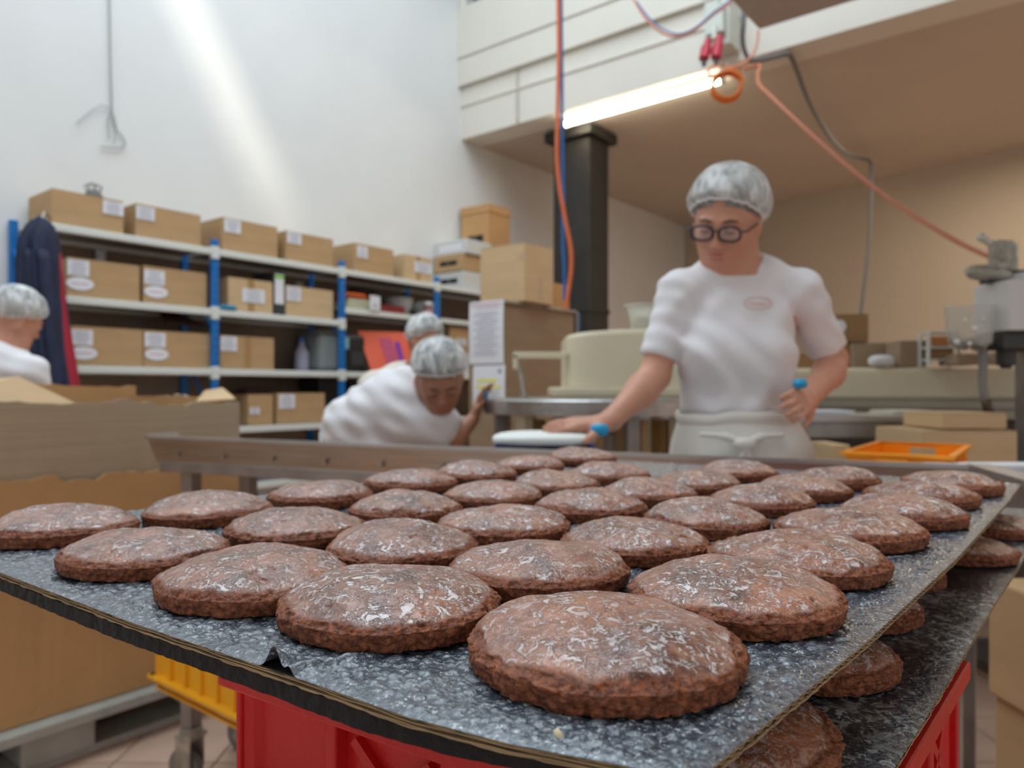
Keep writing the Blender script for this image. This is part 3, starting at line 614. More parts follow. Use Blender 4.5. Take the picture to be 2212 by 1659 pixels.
for s_ in (-1, 1):
    mb = MB().box((s_*ow_/2, 0, oh_/2), (.004, od_, oh_)).box((s_*(ow_/2+.005), 0, oh_-.004), (.014, od_+.02, .007)).box((s_*(ow_/2+.004), -.05, oh_/2), (.008, .005, oh_)).box((s_*(ow_/2+.004), .05, oh_/2), (.008, .005, oh_)); obj('side_wall', mb, ORC, orc, bevel=.001)
obj('crate_floor', MB().box((0, 0, .003), (ow_, od_, .005)), ORC, orc)
sd_ = thing('side_table', 'small steel side table carrying the orange crate beside the worker', 'table', (.96, 1.735, 0), YAW)
obj('table_top', MB().box((0, 0, .911), (.30, .215, .018)), STEEL, sd_, bevel=.002)
for a in (-.13, .13):
    for b in (-.085, .085): obj('leg', MB().box((a, b, .451), (.025, .025, .902)), STEELD, sd_)
# papers next to the orange crate
pp = P(2085, 996, 1.5); pr = thing('paper_stack', 'pale stack of paper at the right end of the steel table beside the orange crate', 'paper', (pp.x+.02, 1.46, .9215), .05)
for k in range(5): obj('sheet', MB().box((0, k*.001, .005+k*.010), (.22, .07, .009)), PAPER, pr)
bk = thing('steel_box', 'low steel box at the right end of the steel table under the blue cloth', 'box', (pp.x+.165, 1.43, .9215), .05); obj('box_body', MB().box((-.01, 0, .014), (.10, .09, .028)), STEELD, bk, bevel=.002)

tag(obj('blue_cloth', superslab((pp.x+.12, 1.43, .9585), .07, .05, .014, n=20, m=8), mat('dull_blue', (.05, .12, .22), .8), smooth=True, loc=(pp.x+.12, 1.43, .9585)), 'small dull blue folded cloth at the right end of the steel table', 'cloth')

# ------------------------------------------------------------------ cardboard container on pallet (left)
g0 = Vector((-1.3, 2.25, 0)); GE = g0+D1*0.527; gl_len = 1.75; gdep = 0.85; gs = GE-D1*gl_len
gc = thing('cardboard_container', 'huge two-tier cardboard bulk container with torn rims on a grey pallet at the left', 'container', gs, YAW)
# local x along D1 0..gl_len ; y into depth
def wavy_wall(name, a, b, z0, z1, m, seed, th=0.012, amp=0.010, nseg=60, tears=()):
    a = Vector(a); b = Vector(b); d = b-a; nrm = Vector((-d.y, d.x, 0)).normalized()*th; rs = np.random.RandomState(seed); rings = []
    zs = []; z_ = 0
    for i in range(nseg+1): z_ = z_*0.75+rs.randn()*amp*0.45; zs.append(z_)
    mb = MB(); v = []
    for i in range(nseg+1):
        t = i/nseg; p = a+d*t; bow = 0.010*math.sin(t*9+seed)+.004*rs.randn()*0.3; top = z1+zs[i]+0.012*math.sin(t*math.pi)
        for (t0, t1, dz) in tears:
            if t0 < t < t1: top -= dz
        o_ = nrm/th*bow
        v += [p+Vector((0, 0, z0)), p+Vector((0, 0, (z0+z1)/2))+o_, p+Vector((0, 0, top))+o_*.5, p+nrm+Vector((0, 0, top))+o_*.5, p+nrm+Vector((0, 0, z0))]
    f = []
    for i in range(nseg):
        for k in range(4): f.append((5*i+k, 5*i+5+k, 5*i+5+k+1, 5*i+k+1))
        f.append((5*i+4, 5*i+9, 5*i+5, 5*i))
    f += [(4, 3, 2, 1, 0), tuple(5*nseg+k for k in range(5))]
    return obj(name, mb.add(v, f), m, gc, bevel=0)
L_, W_ = gl_len, gdep
for nm_, ins, z0, z1, m_, sd in (('lower_sleeve', 0.0, .155, .86, KRAFT3, 3), ('upper_sleeve', .02, .50, 1.072, KRAFT4, 8)):
    wavy_wall(nm_, (0, ins, 0), (L_-ins*.2, ins, 0), z0, z1, m_, sd, tears=((.66, .72, .02),) if sd == 3 else ())
    wavy_wall(nm_, (L_-ins*.2, ins, 0), (L_-ins*.2, W_-ins, 0), z0, z1+.0, m_, sd+1, nseg=30)
    wavy_wall(nm_, (L_-ins*.2, W_-ins, 0), (0, W_-ins, 0), z0, z1+.055, KRAFT3 if sd == 8 else m_, sd+2)
    wavy_wall(nm_, (0, W_-ins, 0), (0, ins, 0), z0, z1, m_, sd+4, nseg=30)
# inner kraft face of back wall, flaps
obj('inner_lining', MB().box((L_/2, W_-.045, .82), (L_-.06, .006, .56)).box((L_-.035, W_/2, .82), (.006, W_-.1, .54)), KRAFT3, gc)
fl_ = MB(); a = Vector((L_-.62-.42, .06, 1.09)); fl_.add([(.80, .04, 1.07), (1.22, .05, 1.072), (1.08, .12, 1.158), (.84, .16, 1.12), (.80, .042, 1.064), (1.22, .052, 1.066), (1.08, .122, 1.152), (.84, .162, 1.114)], [(0, 1, 2, 3), (7, 6, 5, 4), (0, 4, 5, 1), (1, 5, 6, 2), (2, 6, 7, 3), (3, 7, 4, 0)])
obj('folded_flap', fl_, KRAFT2, gc)
fl_ = MB(); fl_.add([(L_-.16, .03, 1.078), (L_-.01, .03, 1.085), (L_+.002, .14, 1.125), (L_-.09, .10, 1.115), (L_-.16, .03, 1.073), (L_-.01, .03, 1.080), (L_+.002, .14, 1.120), (L_-.09, .10, 1.110)], [(0, 1, 2, 3), (7, 6, 5, 4), (0, 4, 5, 1), (1, 5, 6, 2), (2, 6, 7, 3), (3, 7, 4, 0)])
obj('corner_flap', fl_, KRAFT2, gc)
obj('torn_patch', MB().add([(1.28, -.006, .50), (1.35, -.006, .56), (1.40, -.006, .53), (1.37, -.010, .47), (1.33, -.008, .44), (1.30, -.004, .40)], [(0, 1, 2, 3), (0, 3, 4, 5)]), mat('torn_card', (.62, .5, .38), .9), gc)
pal = thing('plastic_pallet', 'grey plastic pallet under the cardboard container', 'pallet', gs-NN*.02, YAW)
obj('deck', MB().box((L_/2, W_/2, .135), (L_+.06, W_+.06, .032)), GREYP, pal, bevel=.004)
for i in range(4):
    for j in range(3): obj('foot', MB().box((.14+i*(L_-.24)/3, .09+j*(W_-.14)/2, .0725), (.20, .16, .092)), GREYP, pal, bevel=.006)
for j in range(3): obj('runner', MB().box((L_/2, .09+j*(W_-.14)/2, .013), (L_+.04, .14, .026)), GREYP, pal, bevel=.004)

# ------------------------------------------------------------------ generic cartons
def carton(name, label, loc, w, d, h, rz, m=KRAFT, group=None, lab=None, tape=False, oval=False, flaps=True, cat='box', seam=True, lean=0):
    """closed carton; local x = width, front face at y=0, y into depth; lab=(x0,x1,z0,z1) label on the front face"""
    root = thing(name, label, cat, loc, rz, group=group)
    rs = random.Random(hash(label) % 1000 if False else sum(map(ord, label))); b = .004
    mb = MB(); nx = 6; v = []
    def bulge(x, z): return 0.006*math.sin(math.pi*x/w)*math.sin(math.pi*min(1, z/h))*rs.uniform(.8, 1.2)
    body = superless = MB().box((w/2, d/2, h/2-.001), (w, d, h-.004)); obj('box_body', body, m, root, bevel=.004)
    if flaps: obj('top_flap', MB().box((w/2, d*.25, h), (w-.004, d*.5-.003, .004)), m, root, bevel=.001); obj('top_flap', MB().box((w/2, d*.75, h), (w-.004, d*.5-.003, .004)), m, root, bevel=.001)
    if tape: obj('tape', MB().box((w/2, -.0012, h*.5), (.05, .002, h*.99)).box((w/2, d*.5, h+.003), (.05, d, .001)), TAPE, root)
    if lab:
        x0, x1, z0, z1 = lab; o = obj('paper_label', MB().box(((x0+x1)/2, -.004, (z0+z1)/2), (x1-x0, .002, z1-z0)), PAPER, root)
        tx = MB(); n_ = 6
        for k in range(n_):
            zz_ = z1-(z1-z0)*(k+1)/(n_+1); ln = (x1-x0)*rs.uniform(.45, .8); tx.box(((x0+x1)/2, -.0054, zz_), (ln, .0008, (z1-z0)*.05))
        obj('print', tx, INK, o)
    if oval:
        x0, x1, z0, z1 = lab; cx = (x0+x1)/2+.01; cz = z0-.045; ov = MB(); n_ = 28
        ov.add([(cx+.075*math.cos(2*math.pi*k/n_), -.003, cz+.038*math.sin(2*math.pi*k/n_)) for k in range(n_)]+[(cx+.075*math.cos(2*math.pi*k/n_), -.005, cz+.038*math.sin(2*math.pi*k/n_)) for k in range(n_)], [tuple(range(n_)), tuple(range(2*n_-1, n_-1, -1))]+[(k, (k+1) % n_, n_+(k+1) % n_, n_+k) for k in range(n_)])
        o = obj('oval_sticker', ov, PAPER, root); obj('print', MB().box((cx, -.0058, cz), (.09, .0008, .008)), PINK, o)
    return root
# ------------------------------------------------------------------ shelving rack along the left wall
def tpx(px, dn=0.0):
    k = (px-CX)/F; a = P0+NN*dn; return (k*a.y-a.x)/(D1.x-k*D1.y)
def Ypx(px, dn=0.0): return (P0+NN*dn+D1*tpx(px, dn)).y
def zpx(px, py, dn=0.0): return HC-(py-HZ)/F*Ypx(px, dn)
LV = [2.06, 1.655, 1.255, .86, .46]
tp = [tpx(463)-1.045, tpx(463), tpx(738), tpx(944), tpx(944)+1.05]
rack = thing('shelving_rack', 'long blue and white steel shelving rack against the white wall, full of cartons', 'shelf', S(tp[0], 0, 0), YAW)
SD = .40
def rx(t): return t-tp[0]
for i, t in enumerate(tp):
    for j, dn in enumerate((0.0, SD)):
        o = obj('post', MB().box((rx(t), dn, (1.06 if (i or j) else .97)), (.045, .035, 2.12 if (i or j) else 1.94)), BLUE, rack, bevel=.003)
        if j == 0:
            sl_ = MB()
            for k in range(40): sl_.box((rx(t), dn-.0178, .05+k*.052), (.012, .001, .022))
            tag(obj('slots', sl_, mat('slot_dark', (.004, .05, .16), .6), o), kind='stuff')
            for z in LV[:4]: obj('beam_connector', MB().box((rx(t), dn-.002, z-.028), (.052, .04, .085)), SHELFW, o, bevel=.003)
for b in range(4):
    xa, xb = rx(tp[b])+.024, rx(tp[b+1])-.024
    lv = list(LV)
    if b >= 2: lv[1] = 1.757
    for z in lv:
        o = obj('shelf_board', MB().box(((xa+xb)/2, SD/2, z-.008), (xb-xa, SD-.01, .014)), SHELFU, rack)
        obj('beam', MB().box(((xa+xb)/2, .004, z-.022), (xb-xa, .03, .044)), SHELFW, o, bevel=.006); obj('beam', MB().box(((xa+xb)/2, SD-.004, z-.022), (xb-xa, .03, .044)), SHELFW, o, bevel=.006)
    for dn_z in ((LV[0], LV[-1]),):
        pass
for b in range(4):
    xa, xb = rx(tp[b])+.01, rx(tp[b+1])-.01; obj('back_panel', MB().box(((xa+xb)/2, SD+.024, 1.22), (xb-xa, .008, 1.62)), mat('hardboard', (.27, .19, .135), .8, var=.08), rack)
for t in tp:
    for z in (.3, .9, 1.5): obj('side_brace', MB().bar((rx(t), .01, z), (rx(t), SD-.01, z+.45), .02, .006), BLUE, rack)
def shelf_box(pl, pr, ytop, lev, label, dn=.03, d=.34, ref=None, group='cartons on the shelving rack', **k):
    tl, tr = tpx(pl, dn), tpx(pr, dn); z0 = LV[lev] if isinstance(lev, int) else lev
    zt = zpx(pr if ref is None else ref, ytop, dn); w = tr-tl; h = zt-z0
    lb = k.pop('lab', None)
    if lb: # pixel box -> local
        a, b, c, e = lb; x0 = tpx(a, dn)-tl; x1 = tpx(b, dn)-tl; zb = zpx((a+b)/2, e, dn)-z0; za = zpx((a+b)/2, c, dn)-z0; k['lab'] = (x0, x1, zb, min(za, h-.004))
    return carton('cardboard_box', label, S(tl, dn, z0), w, d, h, YAW, group=group, **k)
shelf_box(112, 267, 436, 0, 'wide cardboard box with corner label on the top shelf, leftmost', d=.36, lab=(222, 266, 436, 464))
shelf_box(293, 434, 466, 0, 'cardboard box with a white label, second from left on the top shelf', lab=(294, 333, 447, 475))
shelf_box(480, 600, 492, 0, 'cardboard box with a white label, third from left on the top shelf', lab=(484, 519, 475, 503))
shelf_box(618, 720, 518, 0, 'pale cardboard box with a small label, fourth from left on the top shelf', m=KRAFT, lab=(620, 650, 503, 527))
shelf_box(765, 850, 541, 0, 'cardboard box with centred top label, fifth from left on the top shelf', lab=(765+6, 793, 532, 557))
shelf_box(874, 932, 560, 0, 'small pinkish cardboard box at the right end of the top shelf', m=KRAFT2, lab=(895, 932, 567, 590), tape=True)
shelf_box(145, 302, 575, 1, 'cardboard box with label and oval sticker on the second shelf, beside the jacket', lab=(145, 192, 562, 596), oval=True)
shelf_box(310, 447, 591, 1, 'cardboard box with label and oval sticker on the second shelf, left of the blue post', lab=(311, 355, 584, 615), oval=True)
shelf_box(493, 589, 610, 1, 'brown taped cardboard box with a centred label on the second shelf', m=KRAFT2, tape=True, lab=(523, 571, 625, 654))
shelf_box(618, 720, 629, 1, 'pale cardboard box right of the ring binder on the second shelf', m=KRAFT2, lab=(619, 649, 620, 650))
shelf_box(152, 309, 713, 2, 'cardboard box with label and oval sticker on the third shelf, beside the jacket', lab=(152, 200, 712, 746), oval=True)
shelf_box(311, 455, 722, 2, 'cardboard box with label and oval sticker on the third shelf, left of the blue post', lab=(312, 357, 719, 750), oval=True)
shelf_box(475, 592, 731, 2, 'cardboard box with brown tape on the third shelf, right of the blue post', tape=True, lab=(476, 511, 727, 758))
shelf_box(536, 590, 852, 3, 'cardboard box half hidden by the container on the fourth shelf', lab=(540, 560, 880, 895))
shelf_box(598, 702, 849, 3, 'cardboard box with a white label on the fourth shelf', lab=(602, 636, 852, 882))
shelf_box(968, 1014, 663, 1.42, 'small cardboard box on the shelf left of the hanging papers', m=KRAFT, lab=(985, 1013, 682, 700)) if False else None
# boxes behind the first row, dim
for (pl, pr, yt, lv_, nm_) in () and ((150, 430, 537, 1, 'dim long grey carton behind the front boxes of the second shelf, left bay'), (495, 640, 583, 1, 'dim grey carton behind the taped box on the second shelf'),):
    tl, tr = tpx(pl, .39), tpx(pr, .39)
# ring binder
def slim(name, label, cat, pl, pr, yt, z0, dn, d, m): 
    tl, tr = tpx(pl, dn), tpx(pr, dn); zt = zpx(pr, yt, dn); return thing(name, label, cat, S(tl, dn, z0), YAW), tr-tl, zt-z0
bd, w, h = slim('ring_binder', 'black ring binder with a white and green spine label on the second shelf', 'binder', 591, 615, 589, LV[1], .03, .28, None)
obj('cover', MB().box((w/2, .14, h/2), (w, .28, h)), mat('binder_black', (.04, .04, .045), .5), bd, bevel=.004)
obj('spine_label', MB().box((w/2, -.002, h*.60), (w*.8, .002, h*.68)), PAPER, bd); obj('green_stripe', MB().box((w/2, -.004, h*.88), (w*.8, .002, h*.07)), mat('green_ink', (.2, .65, .05), .6), bd)
# blue plastic clamp beside the post
cl_ = thing('blue_pouch', 'small blue pouch lying on the second shelf edge right of the first visible post', 'pouch', S(tpx(472), -.02, LV[1]), YAW)
obj('pouch', superslab((.07, .03, .018), .14, .06, .036, n=20, m=8), mat('teal_blue', (.02, .22, .38), .6), cl_, smooth=True)
# dark folded bag on the third shelf boxes
bgx = S(tpx(360, .12), .12, zpx(400, 722, .1)+.0); bgm = MB(); bgm.add([(0, 0, 0), (.30, 0, 0), (.26, .2, .02), (.02, .2, .12), (.0, 0, .02), (.30, 0, .015), (.24, .2, .05), (.0, .2, .16)], [(0, 1, 2, 3), (7, 6, 5, 4), (0, 4, 5, 1), (1, 5, 6, 2), (2, 6, 7, 3), (3, 7, 4, 0)])
bg = thing('folded_bag', 'dark brown folded bag leaning on the boxes of the third shelf', 'bag', (bgx.x, bgx.y, LV[2]+.285), YAW); obj('bag', bgm, mat('dark_brown_cloth', (.045, .018, .014), .8), bg, bevel=.01)
# white container behind boxes on second shelf, bottle, bin
def lathe_thing(name, label, cat, t, dn, z, prof, m, n=24):
    r = thing(name, label, cat, S(t, dn, z)); obj('vessel', MB().lathe(prof, n=n), m, r, smooth=True); return r
WPL = mat('milky_plastic', (.62, .64, .64), .4)
lathe_thing('plastic_tub', 'milky plastic tub behind the boxes of the second shelf, left bay', 'tub', tpx(218, .385), .385, LV[1], [(0, 0), (.028, 0), (.032, .34), (.032, .36), (0, .365)], WPL)
lathe_thing('plastic_tub', 'grey plastic tub behind the pale box right of the binder', 'tub', tpx(645, .38), .385, LV[1], [(0, 0), (.025, 0), (.035, .30), (.035, .32), (0, .325)], WPL)
bt = lathe_thing('spray_bottle', 'white bottle with lilac label on the third shelf near the bin', 'bottle', tpx(652, .2), .2, LV[2], [(0, 0), (.05, 0), (.055, .02), (.055, .15), (.025, .20), (.022, .23), (0, .235)], mat('lilac_plastic', (.45, .44, .58), .4))
obj('cap', MB().cyl((0, 0, .23), (0, 0, .26), .02), BLUE, bt)
bn = thing('storage_bin', 'grey-green plastic bin on the third shelf left of the second post', 'bin', S(tpx(690, .05), .05, LV[2]), YAW)
obj('bin_body', MB().box((.10, .15, .15), (.2, .3, .30)), mat('bin_grey', (.22, .25, .25), .5), bn, bevel=.04); obj('lid', MB().box((.10, .15, .305), (.21, .31, .012)), mat('bin_grey', (.22, .25, .25), .5), bn, bevel=.004)
# purplish folded bag on the fourth shelf
bg = thing('folded_bag', 'dark purple shiny bag on top of the fourth shelf boxes', 'bag', S(tpx(560), .08, zpx(590, 850)+.0), YAW)
obj('bag', superslab((.06, .1, .02), .24, .2, .05, n=24, m=8), mat('dark_purple', (.06, .02, .035), .35), bg, smooth=True)
# bay three: stack of flat packs, black printer, poster
xx = lambda p, dn=.03: S(tpx(p, dn), dn, 0)
ZU = 1.757
fp = thing('flat_pack', 'cream stack of flat folded boxes on the upper shelf behind the second post', 'box', S(tpx(752), .03, ZU), YAW)
for k in range(4): obj('sheet', MB().box((.155+.005*k, .15, .0115+k*.022), (.30-.012*k, .28, .02)), mat('cream_card', (.62, .58, .40), .7), fp, bevel=.003)
fo = thing('snack_pack', 'orange flat packet on the cream flat boxes', 'packet', S(tpx(752), .05, ZU+.09), YAW); obj('packet', superslab((.14, .1, .03), .27, .22, .055, n=28, m=8), mat('orange_foil', (.72, .12, .02), .35), fo, smooth=True)
fo = thing('black_cloth', 'black crumpled cloth on the orange packet', 'cloth', S(tpx(790), .12, ZU+.145), YAW); obj('cloth', superslab((.1, .05, .03), .24, .14, .07, n=24, m=10), DARK, fo, smooth=True)
nc = thing('card_sign', 'white card standing at the upper shelf edge beside the cream boxes', 'card', S(tpx(800, -.02), -.025, ZU-.0), YAW+.1); obj('card', MB().box((.05, 0, .062), (.12, .003, .12)), PAPER, nc); obj('print', MB().box((.05, -.002, .05), (.06, .001, .008)).box((.05, -.002, .03), (.06, .001, .008)), INK, nc)
rt = thing('red_box', 'flat dark red box on the upper shelf right of the white card', 'box', S(tpx(832), .03, ZU), YAW); obj('box_body', MB().box((.13, .12, .03), (.26, .22, .055)), mat('dark_red', (.25, .02, .02), .5), rt, bevel=.005); obj('lid', MB().box((.13, .12, .062), (.27, .23, .012)), mat('dark_red', (.25, .02, .02), .5), rt, bevel=.003)
lathe_thing('plastic_bowl', 'white translucent bowl on the upper shelf behind the red box', 'bowl', tpx(862, .25), .25, ZU, [(0, .0), (.07, 0), (.12, .10), (.13, .17), (.125, .17), (.115, .1), (.065, .01), (0, .01)], WPL)
lathe_thing('plastic_bowl', 'white translucent bowl on the upper shelf near the third post', 'bowl', tpx(914, .22), .22, ZU, [(0, .0), (.07, 0), (.12, .10), (.13, .15), (.125, .15), (.115, .1), (.065, .01), (0, .01)], WPL)
jr = lathe_thing('spice_jar', 'small jar with pink label at the third blue post', 'jar', tpx(926, .04), .05, ZU, [(0, 0), (.04, 0), (.042, .01), (.042, .08), (.03, .11), (0, .11)], mat('jar_brown', (.20, .09, .08), .3)); obj('lid', MB().cyl((0, 0, .11), (0, 0, .14), .034), PAPER, jr); obj('jar_label', MB().cyl((0, 0, .02), (0, 0, .06), .0435), PINK, jr)
prn = thing('printer', 'black box printer with a pale blue display on the third shelf', 'printer', S(tpx(748), .03, LV[2]), YAW)
w = tpx(797)-tpx(748); h = zpx(775, 722)-LV[2]
obj('housing', MB().box((w/2, .17, h/2), (w, .32, h)), BLACKP, prn, bevel=.03); obj('display', MB().box((.03, .005, h*.75), (.04, .012, .09)), mat('display_blue', (.25, .5, .6), .3), prn); obj('front_panel', MB().box((w*.6, .004, h*.35), (w*.6, .012, h*.35)), mat('panel_grey', (.05, .05, .055), .3), prn, bevel=.002)
# coral poster on a board leaning in the rack, purple shapes
pq = [P(772, 714, 6.02), P(872, 718, 6.30), P(893, 812, 6.25), P(812, 830, 5.98)]
pcn = sum(pq, Vector())/4; dpt = Vector((.02, .03, 0))
pst = thing('poster', 'coral red poster board with purple angular shapes leaning in the rack', 'poster', pcn)
obj('board', MB().add(pq+[p+dpt for p in pq], [(0, 1, 2, 3), (7, 6, 5, 4), (0, 4, 5, 1), (1, 5, 6, 2), (2, 6, 7, 3), (3, 7, 4, 0)]), mat('coral', (.78, .13, .07), .6), pst, world=True)
def bil(u, v): return pq[0]*(1-u)*(1-v)+pq[1]*u*(1-v)+pq[2]*u*v+pq[3]*(1-u)*v - dpt.normalized()*.004
def pquad(u0, u1, v0, v1, mb): return mb.add([bil(u0, v0), bil(u1, v0), bil(u1, v1), bil(u0, v1)], [(0, 1, 2, 3)])
PUR = mat('purple_print', (.22, .03, .36), .6)
mb = MB(); pquad(.42, .70, .14, .70, mb); obj('square_print', mb, mat('rose_print', (.52, .08, .17), .6), pst, world=True)
mb = MB(); pquad(.74, .86, .22, .88, mb); pquad(.46, .86, .78, .92, mb); obj('angle_print', mb, PUR, pst, world=True)
# dark boxes on lower shelves of bay three
for (pl, pr, yt, lv_, lab_, m_) in ((756, 800, 815, .86, 'black case on the fourth shelf right of the second post', BLACKP), (690, 732, 806, .86, 'dark crate on the fourth shelf left of the second post', BLACKP)):
    t0 = tpx(pl, .1); w = tpx(pr, .1)-t0; r = thing('equipment_case', lab_, 'case', S(t0, .1, lv_), YAW); h = zpx(pr, yt+8, .1)-lv_
    obj('case_body', MB().box((w/2, .13, h/2), (w, .26, h)), m_, r, bevel=.01); obj('lid', MB().box((w/2, .13, h*.8), (w+.01, .27, .02)), m_, r, bevel=.004)
# bay four: white stack (cloth, small box)
t0 = tpx(972, .03)
bx_ = carton('cardboard_box', 'small cardboard box in the last bay left of the hanging papers', S(t0, .03, 1.255+.215), .26, .3, .22, YAW, group='cartons on the shelving rack', lab=(.08, .22, .06, .12))
wb_ = thing('white_carton', 'plain white carton under the small cardboard box in the last bay', 'box', S(t0-.06, .03, 1.255), YAW); obj('box_body', MB().box((.17, .16, .105), (.34, .3, .21)), mat('white_card', (.62, .62, .60), .7), wb_, bevel=.006); obj('lid', MB().box((.17, .16, .2), (.35, .31, .02)), mat('white_card', (.62, .62, .60), .7), wb_, bevel=.002)
# stack of slotted trays on the end of the rack and the cartons beside it
def slot_box(label, z, t, w, d, h, m, slots=True, dn=-.05, ang=-.95, lid=False):
    r = thing('produce_carton', label, 'box', S(t, dn, z), YAW+ang, group='slotted cartons stacked at the end of the rack')
    obj('box_body', MB().box((w/2, d/2, h/2), (w, d, h)), m, r, bevel=.006)
    if slots:
        s_ = MB()
        for k in (0, 1): s_.box((w*(.30+.30*k), -.001, h*.5), (w*.27, .006, h*.30))
        obj('hand_slot', s_, DARK, r)
    if lid: obj('lid', MB().box((w/2, d/2, h-.03), (w+.014, d+.014, .06)), m, r, bevel=.003)
    return r
WHC = mat('white_card', (.62, .62, .60), .7)
def slot_carton(name, label, loc, w, d, h, m, slots=True, lid=False, slot_z=.5, group='slotted cartons stacked at the end of the rack'):
    r = thing(name, label, 'box', loc, YAW, group=group)
    obj('box_body', MB().box((w/2, d/2, h/2), (w, d, h-.002)), m, r, bevel=.006)
    if slots:
        s_ = MB()
        for k in (0, 1): s_.box((-.001, d*(.32+.30*k), h*slot_z), (.006, d*.27, h*.26))
        obj('hand_slot', s_, DARK, r)
    if lid: obj('lid', MB().box((w/2, d/2, h-.04), (w+.016, d+.016, .08)), m, r, bevel=.004)
    else: obj('top_flap', MB().box((w/2, d*.5, h), (w-.01, d-.01, .004)), m, r)
    return r
tA = tpx(1000, .03); zt = LV[0]
slot_carton('produce_carton', 'white carton with hand slots on the top shelf, lowest of its stack', S(tA, .03, zt), .36, .38, .172, WHC); zt += .175
slot_carton('produce_carton', 'brown carton with dark hand slots between two white cartons', S(tA-.01, .03, zt), .36, .38, .16, KRAFT); zt += .163
r = slot_carton('produce_carton', 'white carton with paper label, on top of the brown slotted carton', S(tA+.02, .0, zt), .36, .43, .135, WHC, slots=False)
obj('paper_label', MB().box((-.002, .21, .065), (.003, .3, .07)), PAPER, r)
tB = tpx(1052, .03)+.02
slot_carton('cardboard_box', 'brown carton under the tall lidded one at the end of the top shelf', S(tB, .03, LV[0]), .34, .36, .44, KRAFT3, slots=False)
slot_carton('cardboard_box', 'tall brown lidded carton, highest in the room, with a dark hand slot', S(tB, .03, LV[0]+.446), .34, .36, .43, KRAFT3, slots=True, lid=True, slot_z=.18)
# kraft-clad container on wheels with two hanging papers
kc = Vector((-.059, 5.2, 0)); kcn = thing('cardboard_cage', 'tall brown cardboard-clad cage with papers hung on its side, beside the rack', 'container', kc, YAW)
obj('cardboard_wrap', MB().box((.447, .165, .92), (.894, .33, 1.60)), mat('grey_brown_card', (.30, .205, .125), .8, var=.08, vscale=3, stretch=(1, 1, 5)), kcn, bevel=.008)
rl = MB().tube([(-.01, -.01, 1.735), (.90, -.01, 1.735), (.93, .02, 1.735), (.93, .33, 1.735)], .012, n=8).tube([(.93, -.005, .1), (.93, -.005, 1.735)], .012, n=8); obj('frame_tube', rl, STEELD, kcn)
for a, b in ((.05, .05), (.84, .05), (.05, .28), (.84, .28)): obj('castor', MB().cyl((a-.015, b, .05), (a+.015, b, .05), .05, n=20).box((a, b, .10), (.05, .05, .06)), BLACKP, kcn)
obj('blue_strap', MB().box((.945, .0, 1.66), (.012, .03, .14)), BLUE, kcn)
def sheet(label, e0, e1, z0, z1, off, head):
    # hangs on the side face (local x=0), spans y e0..e1
    r = thing('paper_sheet', label, 'paper', kc+NN*e0+Vector((0, 0, z0)), YAW); w = e1-e0; h = z1-z0; mb = MB(); n = 10; v = []
    for i in range(n+1):
        z = h*i/n; x = -off-.006*math.sin(i/n*3); v += [(x, 0, z), (x, w, z), (x-.002, w, z), (x-.002, 0, z)]
    f = [(4*i+k, 4*i+(k+1) % 4, 4*i+4+(k+1) % 4, 4*i+4+k) for i in range(n) for k in range(4)]+[(0, 1, 2, 3), (4*n+3, 4*n+2, 4*n+1, 4*n)]
    obj('sheet', mb.add(v, f), PAPER, r); return r, w, h
r, w, h = sheet('long white printed sheet with a red heading line hung on the cage', -.01, .31, 1.30, 1.75, .010, 1)
mb = MB().box((-.0195, w*.5, h*.955), (.001, w*.9, .008)).box((-.0195, w*.45, h*.90), (.001, w*.7, .006)); obj('red_heading', mb, PINK, r)
mb = MB(); 
for k in range(16): mb.box((-.0205, w*.5, h*(.82-.045*k)), (.0008, w*(.62+.2*math.sin(k*2.3)), .004))
obj('print', mb, INK, r)
r, w, h = sheet('lower sheet with two yellow highlighted lines hung on the cage', -.02, .28, 1.00, 1.29, .004, 0)
mb = MB().box((-.0135, w*.55, h*.62), (.001, w*.62, .022)).box((-.0135, w*.5, h*.46), (.001, w*.75, .022)); obj('highlighted_line', mb, YEL, r)
mb = MB(); 
for k in range(4): mb.box((-.0135, w*.45, h*(.34-.07*k)), (.001, w*.5, .005))
mb.box((-.0135, w*.15, h*.85), (.001, .03, .03)); obj('print', mb, INK, r)
# large carton on the cage
bc = Vector((.087, 5.3, 1.752))
r = thing('cardboard_box', 'big pale cardboard carton standing on the brown cage', 'box', bc, YAW)
bw, bd_, bh = .362, .42, .42
obj('box_body', MB().box((bw/2, bd_/2, bh/2), (bw, bd_, bh)), KRAFT2, r, bevel=.008)
obj('top_flap', MB().box((bw/2, bd_/4, bh+.003), (bw, bd_/2-.004, .005)), KRAFT2, r); obj('top_flap', MB().box((bw/2, bd_*.75, bh+.003), (bw, bd_/2-.004, .005)), KRAFT2, r)
obj('tape', MB().box((bw*.55, -.001, bh*.22), (.045, .002, bh*.44)).box((-.001, .03, bh*.78), (.002, .05, .045)), mat('clear_tape', (.52, .38, .24), .3), r)
carton('cardboard_box', 'small orange-brown carton behind the hoses on the brown cage', kc+D1*.60+NN*.02+Vector((0, 0, 1.722)), .26, .26, .22, YAW, m=KRAFT3)

